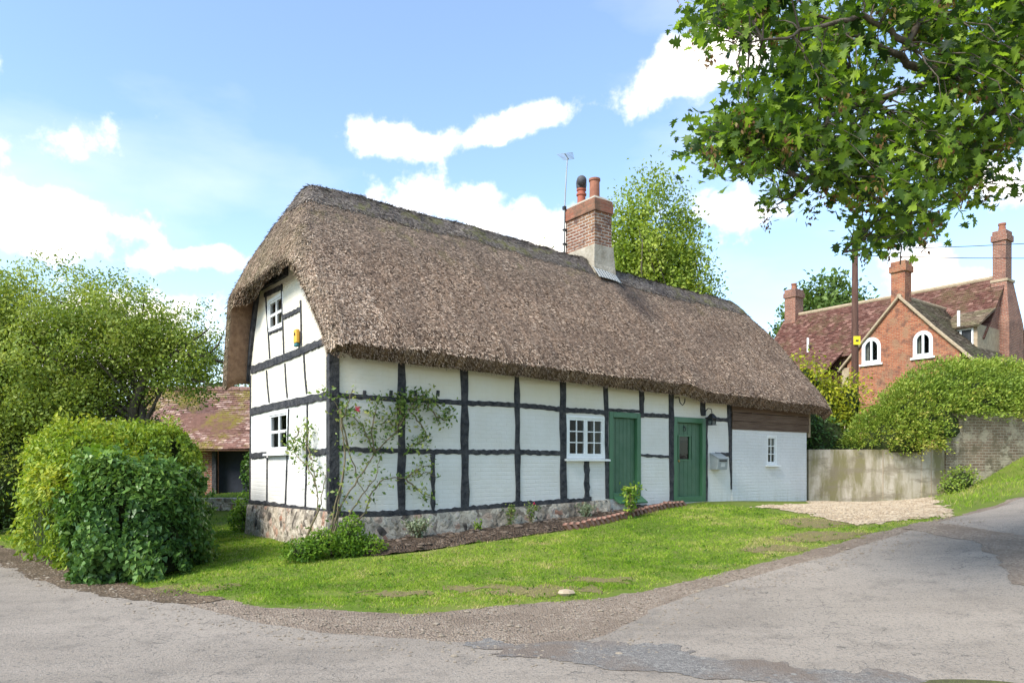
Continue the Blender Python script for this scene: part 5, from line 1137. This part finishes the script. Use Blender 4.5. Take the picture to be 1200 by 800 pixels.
bush('leafy_shrub', 'yellow-green shrub by the barn wall at the back corner of the cottage', 'shrub', (-7.35, 22.2, .65), [(-7.35, 22.2, 1.1, .4, .35, .75), (-7.75, 23.2, 1.7, .35, .3, .9), (-7.6, 24.0, 2.4, .45, .3, .4)], 'lime', 2300, .10, core=.55)
bush('nettle_clump', 'tall green weeds against the back corner of the stone plinth', 'weeds', (-5.75, 15.1, .2), [(-5.75, 15.1, .55, .22, .25, .5), (-6.0, 15.6, .4, .3, .3, .35)], 'lime', 900, .08, core=.3)
# low stone retaining wall
t = thing('low_stone_wall', 'low mossy stone retaining wall across the back lawn', 'wall', (-8.2, 20.0, .22))
mb = MB()
for r_ in range(3):
    x = -2.8+random.random()*.2
    while x < 1.35:
        w = random.uniform(.22, .5); mb.box(x, x+w-.02, random.uniform(-.04, .02), .35, -.1+r_*.19, .08+r_*.19+random.uniform(-.02, .0)); x += w
mb.build('masonry', M['flint'], t, bevel=.02)
mb = MB(); mb.box(-2.8, 1.4, .02, .33, -.1, .44); mb.build('core', M['flint'], t)

# big hawthorn tree at left
TX = -10.9
ht = tree('hawthorn_tree', 'large spreading tree with twisted open branches at the far left behind the hedge', (-9.6, 17.4, .1),
     [(-11.6, 17.5, 4.6, 2.9, 2.4, 1.9), (-13.6, 17.8, 3.6, 2.4, 2.4, 2.6), (-9.7, 17.2, 5.0, 1.6, 1.6, 1.2), (-8.5, 17.2, 4.5, 1.35, 1.3, 1.15), (-11.2, 16.9, 3.2, 1.6, 1.5, 1.3), (-7.8, 17.2, 4.1, .75, .8, .9), (-13.0, 17.2, 5.2, 1.6, 1.5, 1.2), (-12.2, 16.3, 2.5, 1.9, 1.3, 1.2), (-10.5, 16.6, 2.9, 1.1, 1.0, .9), (-9.6, 17.6, 3.6, 1.3, .9, .7), (-12.5, 16.8, 3.8, 2.2, 1.5, 1.5)], LF['hawthorn'], 2500, 58, .19, .085, trunk_r=.16, surf=.45, nbr=45, rough=.7, trunk_top=(-8.9, 17.3, 4.3), rvar=.35)
mb = MB(); o0 = Vector((-9.6, 17.4, .1))
for pts, r0 in (([at(150, 520, 17.2), at(158, 470, 17.2), at(178, 428, 17.2), at(205, 415, 17), at(240, 418, 17), at(262, 425, 17)], .12), ([at(178, 428, 17.2), at(200, 440, 17), at(225, 445, 17), at(250, 450, 16.8)], .06), ([at(205, 415, 17), at(225, 400, 17), at(245, 385, 17)], .06),
                ([at(158, 470, 17.2), at(130, 440, 17), at(110, 420, 16.8)], .08), ([at(240, 418, 17), at(255, 405, 17), at(262, 390, 17)], .035)):
    mb.tube([Vector(p)-o0 for p in pts], [r0*(1-.75*i/(len(pts)-1)) for i in range(len(pts))], 7)
mb.build('gnarled_limb', M['bark'], ht, True)
bush('dark_evergreen', 'dense dark evergreen mass at the left edge behind the hedges', 'shrub', (-12.0, 17.2, .1), [(-12.3, 17.0, 1.4, 1.8, 1.2, 1.5), (-10.6, 17.3, 1.5, 1.4, 1.0, 1.3), (-13.8, 16.5, 1.6, 1.2, 1.2, 1.7)], 'dark', 15000, .09, core=.8)
bush('dark_evergreen', 'tall dark bush behind the hedge between the big tree and the barn', 'shrub', (-9.2, 18.6, .2), [(-10.0, 18.6, 1.8, 1.2, .9, 1.3)], 'dark', 5000, .09, core=.75)
bush('distant_shrub', 'green treetops rising above the barn roof beside the thatch', 'tree', (-13, 33, .4), [(-11.6, 34, 4.0, 1.2, 2, 2.4), (-15, 36, 3.6, 4, 2, 2.6)], 'oak', 6000, .2, core=.75, clump=12)

# ================================================================== TREES BEHIND THE COTTAGE
p = at(770, 300, 27)
tree('upright_tree', 'tall upright bright green tree rising behind the roof right of the brick chimney', (5.7, 27, 1.2), [(5.3, 27, 8.9, 1.9, 1.8, 3.9), (6.3, 27, 8.6, 1.3, 1.4, 2.8), (6.1, 27, 7.0, 1.9, 1.7, 3.2), (4.4, 27, 9.4, 1.0, 1.1, 2.6), (6.9, 27, 6.0, 1.35, 1.4, 1.9), (5.3, 27, 4.5, 2.6, 1.8, 2.0)], LF['poplar'], 1100, 50, .22, .15, trunk_r=.2, nbr=110, trunk_top=(5.4, 27, 10.5), flat=1.5, surf=.42, rvar=.4)
tree('conifer_tip', 'pale green treetop just peeping over the thatched ridge left of the chimney', (1.45, 30, 1.3), [(1.45, 30, 9.2, .85, .85, 2.3), (1.1, 30, 7.5, 1.3, 1, 2.0)], LF['poplar'], 90, 34, .16, .15, trunk_r=.12, nbr=20, flat=1.4)
tree('distant_tree', 'large rounded green tree behind the left chimney of the red brick house', (22, 56, 2.5), [(24.5, 56, 12.5, 3.0, 3, 4.0), (22, 55, 9.5, 2.3, 2.5, 3.6), (27.5, 57, 12.0, 2.3, 3, 3.6), (21.2, 54, 8.0, 1.6, 2, 2.3), (24, 56, 8, 4, 3, 4)], LF['oak'], 700, 46, .5, .42, trunk_r=.4, surf=.4, nbr=60)

# ================================================================== RIGHT : walls, mound, pole
wdir = Vector((11.45-7.84, 18.82-18.69, 0)).normalized(); wa = math.atan2(wdir.y, wdir.x)
t = thing('concrete_wall', 'stained pale rendered retaining wall between the cottage and the grass bank', 'wall', (7.87, 18.72, .6), wa)
mb = MB(); mb.box(0, 3.05, 0, .25, -.25, 1.42); mb.build('wall_panel', M['concrete'], t, bevel=.01)
mb = MB(); mb.box(3.051, 3.68, -.02, .27, -.25, 1.47); mb.build('end_pier', M['concrete'], t, bevel=.01)
mb = MB(); mb.box(2.0, 2.02, -.006, .0, .0, 1.40); mb.box(3.30, 3.32, -.026, -.02, 0, 1.45); mb.build('joint', M['trim'], t)
t = thing('old_brick_wall', 'curving lichen-stained old brick garden wall on top of the grass bank', 'wall', (11.55, 18.85, 1.0), 0)
mb = MB(); pth = [(11.56, 18.80), (12.6, 18.9), (13.6, 19.1), (14.8, 19.4), (16.4, 20.1), (18.5, 21.2), (22, 23.6)]
P = []
for i, (x, y) in enumerate(pth):
    a = Vector(pth[max(i-1, 0)]); b = Vector(pth[min(i+1, len(pth)-1)]); d_ = (b-a).normalized(); n_v = Vector((-d_.y, d_.x)); tz = [2.98, 3.02, 3.04, 3.05, 3.25, 3.5, 3.9][i]
    P.append([(x-11.55, y-18.85, -.3+min(0, 0)), (x-11.55, y-18.85, tz-1.0), (x+n_v.x*.3-11.55, y+n_v.y*.3-18.85, tz-1.0), (x+n_v.x*.3-11.55, y+n_v.y*.3-18.85, -.3)])
for i in range(len(P)-1):
    for j in range(3): mb.face([P[i][j], P[i+1][j], P[i+1][j+1], P[i][j+1]])
mb.face(P[0]); mb.face(P[-1]); mb.build('masonry', M['gbrick'], t)
# sprays : arching twigs with small leaves
def spray_bush(name, label, cat, base, ells, leaf, nspray, slen, nlf, lsize, droop, bias=(0, 0, 0), core=.8, surf=.12, zmin=None):
    bx_, by_, bz_ = base; t = thing(name, label, cat, base); E = [(e[0]-bx_, e[1]-by_, e[2]-bz_, *e[3:6]) for e in ells]
    P, d = ell_pts(nspray, E, surf, .18); d = d+np.array(bias)+rng.normal(0, .25, d.shape); d /= np.linalg.norm(d, axis=1, keepdims=True)
    if zmin is not None: ok = P[:, 2] > zmin(P[:, 0]+bx_)-bz_; P, d = P[ok], d[ok]
    n = len(P); s = np.linspace(0, 1, nlf)[None, :, None]; L_ = rng.uniform(.5, 1.2, (n, 1, 1))*slen
    Q = P[:, None, :]+d[:, None, :]*s*L_+np.array([0, 0, -1.])*(s**2)*L_*droop; Q = Q+rng.normal(0, lsize*.45, Q.shape); tang = np.broadcast_to(d[:, None, :], Q.shape).reshape(-1, 3); Q = Q.reshape(-1, 3)
    rr = np.repeat(.42+(vnoise(P[:, 0], P[:, 2]*2, 1.3, 9)-.5)*.5+rng.normal(0, .12, n), nlf)+np.tile(np.linspace(-.12, .22, nlf), n)+rng.normal(0, .08, n*nlf)
    leafmesh('foliage', Q, rng.uniform(.7, 1.2, len(Q))*lsize, LF[leaf], t, dirv=tang*1.2, rnd=rr, nrm=np.repeat(d, nlf, 0)*.5+np.array([0, 0, .6]))
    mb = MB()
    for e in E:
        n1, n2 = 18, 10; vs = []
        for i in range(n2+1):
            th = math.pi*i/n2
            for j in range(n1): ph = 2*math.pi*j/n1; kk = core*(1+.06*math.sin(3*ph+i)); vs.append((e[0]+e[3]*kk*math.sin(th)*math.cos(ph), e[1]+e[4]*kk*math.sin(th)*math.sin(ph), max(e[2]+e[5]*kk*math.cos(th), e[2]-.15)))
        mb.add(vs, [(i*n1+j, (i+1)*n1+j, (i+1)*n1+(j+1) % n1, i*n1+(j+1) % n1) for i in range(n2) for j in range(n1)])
    mb.build('dark_core', M['twig'], t, True); return t  # added solid lumps behind the sprays, no real twigs
spray_bush('mounded_shrub', 'huge arching green shrub mounded over the concrete and brick walls', 'shrub', (11.3, 19.6, 2.0),
     [(10.45, 19.3, 2.1, 1.2, .9, 1.05), (11.3, 19.4, 2.5, 1.35, 1.1, 1.45), (12.5, 19.9, 3.1, 1.7, 1.3, 1.35), (14.2, 20.4, 3.55, 1.7, 1.3, .95), (16.2, 21.3, 3.6, 1.6, 1.2, .7)], 'coto', 11000, .40, 11, .075, .38, bias=(.35, -.25, .15), core=.70,
     zmin=lambda x: np.where(x < 11.3, 2.08, 2.92))
bush('golden_shrub', 'bright yellow-leaved shrub between the thatched roof end and the mounded shrub', 'shrub', (9.3, 21.6, 1.2), [(9.35, 21.6, 3.3, .75, .6, 1.3), (9.9, 21.8, 2.9, .6, .5, 1.2), (9.0, 21.6, 4.0, .4, .4, .9), (10.3, 21.6, 3.4, .5, .4, .9)], 'yellow', 6500, .12, core=.6, surf=.3, clump=8)
bush('laurel_bush', 'dark glossy bush above the concrete wall just right of the white wall', 'shrub', (8.9, 20.2, 1.2), [(8.9, 20.1, 2.15, .75, .6, .9), (8.4, 20.2, 2.6, .5, .5, .7), (9.6, 20.3, 2.0, .5, .5, .6)], 'ivy', 3600, .10, core=.75, surf=.25)
bush('yellow_bush', 'yellow-green bush at the right edge beyond the mounded shrub', 'shrub', (18.5, 25.0, 2.6), [(18.6, 25, 4.6, .9, .7, .9)], 'yellow', 1300, .12, core=.7)
bush('bank_shrub', 'small reddish-green bush against the wall end at the foot of the bank', 'shrub', (11.3, 17.9, .9), [(11.45, 17.95, 1.2, .5, .4, .42), (11.1, 17.8, 1.0, .35, .35, .3)], 'coto', 1500, .07, core=.5, surf=.35)
t = thing('telegraph_pole', 'dark wooden telegraph pole with a yellow notice, in front of the red brick house', 'pole', (12.15, 25, 1.4))
mb = MB(); mb.tube([(0, 0, 0), (0, 0, 4), (0, 0, 8.0)], [.125, .115, .095], 14); mb.build('shaft', M['pole'], t, True)
mb = MB(); zc_ = 1.6+(545-400)/827*25-1.4; mb.box(-.12, .12, -.155, -.135, zc_-.14, zc_+.16); mb.build('notice', mk_plain('yellow_sign', (.85, .65, .03), .5, .3, bumpd=0), t, bevel=.004)
mb = MB(); mb.box(-.05, .05, -.1595, -.155, zc_-.03, zc_+.03); mb.build('marking', M['iron'], t)
for k, (x, ex, ey, ez_) in enumerate(((12.15, 30, 12, 9.6), (12.15, 31, 14, 9.0))):
    mb = MB(); pts = [((ex-x)*s, (ey-24.9)*s, (ez_-9.2)*s-1.2*math.sin(math.pi*s)) for s in np.linspace(0, 1, 14)]; mb.tube(pts, .012, 5)
    o = mb.build('overhead_wire', M['iron']); o.location = (12.15, 24.9, 9.2-.2*k); tag(o, ['upper', 'lower'][k]+' thin overhead wire running from the telegraph pole to the right', 'wire')

# ================================================================== RED BRICK HOUSE
t = hs = thing('brick_house', 'large old red brick house with tiled roofs and three chimneys on the rise', 'house', (23.2, 34.1, 2.4), math.atan2(-.808, .589))
zr2, hw2, ev2 = 8.2, 2.7, 5.0; x0h, x1h = -10.9, .55
gy_, gx0, gx1, gxc, gze, gzr = -5.7, -4.25, 1.0, -1.65, 4.0, 6.85
mb = MB(); mb.box(x0h, x1h, -hw2+.25, -hw2+.55, -1, ev2); mb.box(x0h, x1h, hw2-.55, hw2-.25, -1, ev2)
mb.build('wall', M['hbrick2'], t)
mb = MB()
for x in (x0h, x1h-.3): mb = MB(); mb.prism([(x, -hw2+.25, -1), (x, -hw2+.25, ev2+.1), (x, 0, zr2-.12), (x, hw2-.25, ev2+.1), (x, hw2-.25, -1)], (.3, 0, 0)); mb.build('gable_wall', M['hbrick2'], t)
def h2(px, py, y=gy_):   # point measured on the front gable plane
    c0 = Vector((23.2, 34.1))+Vector((.808, .589))*y; k = (px-600)/827; x = (k*c0.y-c0.x)/(.589+k*.808); return x, 1.6-2.4+(545-py)/827*(c0.y-.808*x)
W1 = (h2(1011, 420), h2(1032, 396)); W2 = (h2(1071, 416), h2(1093, 389))
W1 = (W1[0][0], W1[1][0], h2(1021, 425)[1], h2(1021, 396)[1]); W2 = (W2[0][0], W2[1][0], h2(1082, 417)[1], h2(1082, 388)[1])
mb = MB()
def rooftop(x): return gze+(gzr-gze)*(1-abs(x-gxc)/((gxc-gx0) if x < gxc else (gx1-gxc)))-.08
cols = sorted({gx0+.15, gxc, gx1-.15, W1[0], W1[1], W2[0], W2[1]})
for a, b in zip(cols[:-1], cols[1:]):
    segs = [(-1, -1, rooftop(a), rooftop(b))]
    for w in (W1, W2):
        if w[0] <= (a+b)/2 <= w[1]: segs = [(-1, -1, w[2], w[2]), (w[3], w[3], rooftop(a), rooftop(b))]
    for w in (W1, W2):
        if w[0] <= (a+b)/2 <= w[1]:
            c_x = (w[0]+w[1])/2; h_w = (w[1]-w[0])/2; hg = w[3]-w[2]; zs0 = w[2]+hg*.62
            for sg in (-1, 1):
                arc = [(c_x+sg*h_w*math.cos(q_), gy_, zs0+hg*.38*math.sin(q_)) for q_ in np.linspace(0, math.pi/2, 8)]
                for p_, q_ in zip(arc[:-1], arc[1:]): mb.prism([p_, q_, (q_[0], gy_, w[3]), (p_[0], gy_, w[3])], (0, .3, 0)) if abs(p_[0]-q_[0]) > 1e-4 else None
    for za, zb, zc, zd in segs:
        P = [(a, gy_, za), (b, gy_, zb), (b, gy_, zd), (a, gy_, zc)]; mb.prism(P, (0, .3, 0))
mb.box(gx0+.15, gx0+.45, gy_+.31, -2.5, -1, gze); mb.box(gx1-.45, gx1-.15, gy_+.31, -2.5, -1, gze); mb.build('front_gable_wall', M['hbrick'], t)
for w in (W1, W2):
    cx_ = (w[0]+w[1])/2; hw_ = (w[1]-w[0])/2; hgt = w[3]-w[2]; zs_ = w[2]+hgt*.62
    arch = lambda r, dz=0: [(cx_-r, w[2]+dz), (cx_+r, w[2]+dz)]+[(cx_+r*math.cos(a), zs_+(hgt*.38)*(r/hw_)*math.sin(a)) for a in np.linspace(0, math.pi, 13)]
    A, B = arch(hw_+.02, -.04), arch(hw_-.13, .10); b = MB(); n = len(A)
    for i in range(n): j = (i+1) % n; b.prism([(A[i][0], gy_-.05, A[i][1]), (A[j][0], gy_-.05, A[j][1]), (B[j][0], gy_-.05, B[j][1]), (B[i][0], gy_-.05, B[i][1])], (0, .14, 0))
    b.box(cx_-.045, cx_+.045, gy_-.04, gy_+.04, w[2], w[3]-.05); 
    f = b.build('window', M['white'], t)
    b = MB(); b.face([(x, gy_+.02, z) for x, z in B]); b.build('pane', M['glass'], f)
    b = MB(); b.box(cx_-hw_, cx_-hw_*.45, gy_+.14, gy_+.16, w[2], w[3]); b.box(cx_+hw_*.5, cx_+hw_, gy_+.14, gy_+.16, w[2], w[3]); b.build('curtain', M['curtain'], f)
    b = MB(); b.box(cx_-hw_, cx_+hw_, gy_+.3, gy_+.34, w[2]-.1, w[3]+.1); b.build('backing', M['dark'], f)
    b = MB(); b.box(cx_-hw_-.12, cx_+hw_+.12, gy_-.1, gy_-.052, w[2]-.13, w[2]-.045); b.build('sill', M['white'], f)
# patch of rough brickwork and corner post
b = MB(); b.box(gx0-.1, gx0+.25, gy_-.03, gy_+.3, -1, gze-.1); b.build('corner_pier', M['trim'], t)
ov = .12
tile_obj('main_roof', [((x0h-ov, -hw2-.05, ev2-.05), (x1h-x0h+2*ov, 0, 0), (0, hw2+.05, zr2-ev2+.05)), ((x0h-ov, hw2+.05, ev2-.05), (x1h-x0h+2*ov, 0, 0), (0, -hw2-.05, zr2-ev2+.05))], M['tile_b'], t, .2, .14)
gl = -.05
tile_obj('wing_roof', [((gx1+.35, gy_-ov, gze-.35), (0, 5.4, 0), (gxc-gx1-.35, 0, gzr-gze+.35))], M['tile_c'], t, .2, .14)
tile_obj('wing_roof', [((gx0-.2, gy_-ov, gze-.2), (0, 5.4, 0), (gxc-gx0+.2, 0, gzr-gze+.2))], M['tile_b'], t, .2, .14)
mb = MB(); 
for xe, ze_ in ((gx0-.25, gze-.25), (gx1+.4, gze-.4)): mb.tube([(gxc, gy_-.1, gzr), ((gxc+xe)/2, gy_-.1, (gzr+ze_)/2-.05*(xe > 0)), (xe, gy_-.1, ze_)], .07, 6)
mb.build('verge_trim', M['trim'], t)
mb = MB(); mb.tube([(x0h, 0, zr2+.03), (x1h, 0, zr2+.03)], .11, 8); mb.tube([(gxc, gy_-.1, gzr+.03), (gxc, -.9, gzr+.03)], .1, 8); mb.build('ridge_tiles', M['trim'], t)
def chimney_at(cx_, cy_, wx, wy, z0, z1, mat='hbrick2', pot=True):
    b = MB(); b.box(cx_-wx/2, cx_+wx/2, cy_-wy/2, cy_+wy/2, z0, z1-.5); o = b.build('chimney', M[mat], t)
    b = MB(); b.box(cx_-wx/2-.07, cx_+wx/2+.07, cy_-wy/2-.07, cy_+wy/2+.07, z1-.5, z1-.2); b.box(cx_-wx/2-.02, cx_+wx/2+.02, cy_-wy/2-.02, cy_+wy/2+.02, z1-.2, z1); b.build('chimney_cap', M[mat], o, bevel=.02)
    if pot: b = MB(); b.lathe([(.17, 0), (.14, .3), (.17, .32), (.17, .4), (.12, .4), (.1, .1)], (cx_, cy_, z1), 12); b.build('chimney_pot', M['pot2'], o)
    return o
rc = chimney_at(.42, .0, .55, .72, 6.0, 10.35)
b = MB(); b.add([(.1, -.85, -1), (1.0, -.85, -1), (1.0, .9, -1), (.1, .9, -1), (.1, -.85, 5.9), (1.0, -.85, 5.9), (1.0, .9, 5.9), (.1, .9, 5.9), (.12, -.42, 7.9), (.75, -.42, 7.9), (.75, .42, 7.9), (.12, .42, 7.9)],
   [(0, 1, 5, 4), (1, 2, 6, 5), (2, 3, 7, 6), (3, 0, 4, 7), (4, 5, 9, 8), (5, 6, 10, 9), (6, 7, 11, 10), (7, 4, 8, 11), (8, 9, 10, 11)]); b.build('chimney_breast', M['hbrick2'], rc)
b = MB(); b.box(.08, .8, -.46, .46, 7.9, 8.02); b.build('weathering_course', M['trim'], rc)
chimney_at(-10.5, .0, .7, .85, 7.4, 9.75); chimney_at(gxc-.1, gy_+.35, .62, .62, 6.2, 8.5, 'hbrick', False)
# dormer
dx0, dx1, dy = -.75, .6, -3.3
b = MB(); b.box(dx0, dx1, dy, -.6, 3.9, 5.55); dm = b.build('dormer', M['trim'], t)
tile_obj('dormer_roof', [((dx0-.15, dy-.25, 5.45), (dx1-dx0+.3, 0, 0), (0, 1.9, 1.0))], M['tile_c'], dm, .2, .14)
b = MB()
fb = lambda a, tt_, z: (a, dy+tt_, z)
frame_bars(b, dx0+.15, dx1-.15, 4.5, 5.4, .07, -.06, -.005, fb); b.box(dx0+.63, dx0+.70, dy-.05, dy-.006, 4.57, 5.33); b.box(dx1-.70, dx1-.63, dy-.05, dy-.006, 4.57, 5.33); wn = b.build('dormer_window', M['white'], t)
b = MB(); b.box(dx0+.2, dx1-.2, dy-.02, dy-.004, 4.55, 5.35); b.build('pane', mk_plain('dark_window_glass', (.05, .055, .06), .08, .6, bumpd=0), wn)
b = MB(); b.box(-3.9, -3.3, -2.2, -2.0, 5.2, 5.5); 
b = MB(); b.tube([(-8.2, -2.3, 5.5), (-8.2, -2.3, 6.3)], .06, 8); b.build('vent_pipe', M['white'], t); b = MB(); b.tube([(.15, -4.1, 5.4), (.15, -4.1, 6.1)], .06, 8); b.build('vent_pipe', M['white'], t)
b = MB(); b.box(-8.9, -6.2, -4.3, -2.5, -1, 4.0); lo = b.build('porch_wall', M['hbrick2'], t); tile_obj('porch_roof', [((-9.1, -4.6, 3.9), (3.1, 0, 0), (0, 2.0, 1.3))], M['tile_b'], lo, .2, .14)

# ================================================================== OVERHANGING SYCAMORE
t = thing('sycamore_tree', 'sycamore with large lobed leaves whose boughs overhang the road at upper right', 'tree', (9.0, 6.2, .45))
o0 = Vector((9.0, 6.2, .45)); mb = MB()
mb.tube([Vector((0, 0, -.2)), Vector((.05, .05, 1.5)), Vector((0, .1, 3.5)), Vector((-.1, 0, 5.5)), Vector((0, .1, 8.0))], [.42, .33, .29, .22, .1], 14); mb.build('trunk', M['bark'], t, True)
limbs = [[(8.9, 6.25, 4.4), at(1330, 60, 6.5), at(1200, 62, 6.4), at(1150, 75, 6.3), at(1107, 93, 6.3), at(1035, 112, 6.2), at(985, 130, 6.1), at(930, 165, 6.0), at(880, 185, 5.9)],
         [(8.9, 6.25, 3.6), at(1300, 90, 6.8), at(1200, 116, 6.9), at(1150, 140, 6.9), at(1120, 165, 6.9), at(1075, 182, 6.8), at(1000, 192, 6.7), at(950, 215, 6.6)],
         [(8.9, 6.2, 5.2), at(1260, -90, 6.0), at(1130, -40, 5.8), at(1060, 45, 5.7), at(1010, 20, 5.6), at(940, 40, 5.5), at(880, 50, 5.4)],
         [at(1120, 165, 6.9), at(1085, 215, 7.0), at(1062, 260, 7.1), at(1055, 310, 7.1)], [at(1075, 182, 6.8), at(1045, 220, 6.9), at(1020, 260, 6.9), at(990, 295, 6.8)], [at(1200, 116, 6.9), at(1160, 180, 7.2), at(1130, 230, 7.3)],
         [at(1107, 93, 6.3), at(1040, 60, 6.2), at(980, 30, 6.1), at(900, -10, 6.0)], [at(1130, -40, 5.8), at(1100, 20, 6.4), at(1060, 60, 7.0), at(1000, 90, 7.3)], [at(1200, 62, 6.4), at(1180, 20, 7), at(1120, -20, 7.4), at(1000, -60, 7.6)],
         [at(1035, 112, 6.2), at(980, 170, 6.2), at(930, 230, 6.3), at(905, 245, 6.3)]]
mb = MB(); LPt = []
for k, L_ in enumerate(limbs):
    P = [Vector(tuple(p))-o0 for p in L_]; fine = []
    for a, b in zip(P[:-1], P[1:]):
        for s in range(5): fine.append(a.lerp(b, s/5)+Vector(rng.normal(0, .018, 3)))
    fine.append(P[-1]); r0 = [.06, .055, .05, .03, .03, .035, .04, .035, .05, .025][k]; mb.tube(fine, [max(.006, r0*(1-.88*i/(len(fine)-1))) for i in range(len(fine))], 7); LPt += fine
outline = [(797, -60), (812, 22), (850, 38), (862, 62), (885, 92), (850, 112), (815, 130), (806, 170), (838, 198), (878, 200), (892, 215), (876, 262), (905, 262), (935, 292), (985, 305), (1000, 330), (1050, 335), (1075, 300), (1098, 283), (1125, 262), (1170, 258), (1180, 235), (1215, 225), (1260, 160), (1300, 40), (1300, -60)]
ns_ = 60000; qx = rng.uniform(790, 1300, ns_); qy = rng.uniform(-60, 360, ns_); sdp = poly_sd(qx, qy, outline)
keepp = (sdp > 7)
# gaps of sky between the boughs
gapn = fbm(qx/60., qy/60., 1.0, 61); keepp &= (gapn > .43+.08*(qy > 180)) | (rng.random(ns_) < .12)
qx, qy = qx[keepp][:560], qy[keepp][:560]; ex_ = rng.uniform(800, 880, 34); ey_ = rng.uniform(-40, 45, 34); qx = np.concatenate([qx, ex_, rng.uniform(812, 885, 16)]); qy = np.concatenate([qy, ey_, rng.uniform(140, 195, 16)]); tgt = [Vector(tuple(at(x, y, rng.uniform(5.3, 7.8))))-o0 for x, y in zip(qx, qy)]
# the rest of the crown, above and beyond the picture
EX, _ = ell_pts(420, [(6.2-9.0, 6.4-6.2, 7.3, 3.6, 2.8, 1.6), (9.5-9.0, 6.3-6.2, 7.0, 3, 3, 2.5), (8.2-9, 7.5-6.2, 5.5, 2.2, 2, 2)], .4, .4)
tw = MB(); LV, LD, KV = [], [], []
LA = np.array([tuple(p) for p in LPt])
for c_ in tgt:
    j = int(np.argmin(((LA-np.array(c_))**2).sum(1)+.15*np.maximum(0, (c_.x-LA[:, 0]))**2)); a = LPt[j]; L_ = (c_-a).length; mid = a.lerp(c_, .5)+Vector((0, 0, .10*L_))+Vector(rng.normal(0, .05, 3))*L_
    w1 = a.lerp(mid, .5)+Vector(rng.normal(0, .045, 3))*L_; w2 = mid.lerp(c_, .5)+Vector(rng.normal(0, .05, 3))*L_; mb.tube([a, w1, mid, w2, c_], [.008+.003*L_, .007, .006, .004, .002], 4, caps=False)
    for k in range(21):
        s = rng.uniform(.45, 1.12); p = a.lerp(mid, min(1, s*2)) if s < .5 else mid.lerp(c_, (s-.5)*2); p = p+Vector(rng.normal(0, .085, 3)); LV.append(p); LD.append(((c_-a).normalized()*.5+Vector(rng.normal(0, .6, 3))+Vector((0, 0, -.55))))
    if rng.random() < .30:
        for k in range(20): KV.append(c_+Vector((rng.normal(0, .028), rng.normal(0, .028), -.05-.16*rng.random())))
mb.build('branch', M['bark'], t, True)
LVa = np.array([tuple(p) for p in LV]); LDa = np.array([tuple(p) for p in LD]); e2 = np.repeat(EX, 16, 0)+rng.normal(0, .28, (len(EX)*16, 3)); LVa = np.concatenate([LVa, e2]); LDa = np.concatenate([LDa, rng.normal(0, 1, e2.shape)])
leafmesh('leaves', LVa, rng.uniform(.042, .098, len(LVa)), LF['syc'], t, dirv=LDa, shape=MAPLE, nrm=np.array([0, 0, 1.0]), spread=.55, rnd=rng.normal(.47, .33, len(LVa)))
leafmesh('seed_keys', np.array([tuple(p) for p in KV]), .042, LF['key'], t, dirv=np.array([0, 0, -1.]), spread=1)
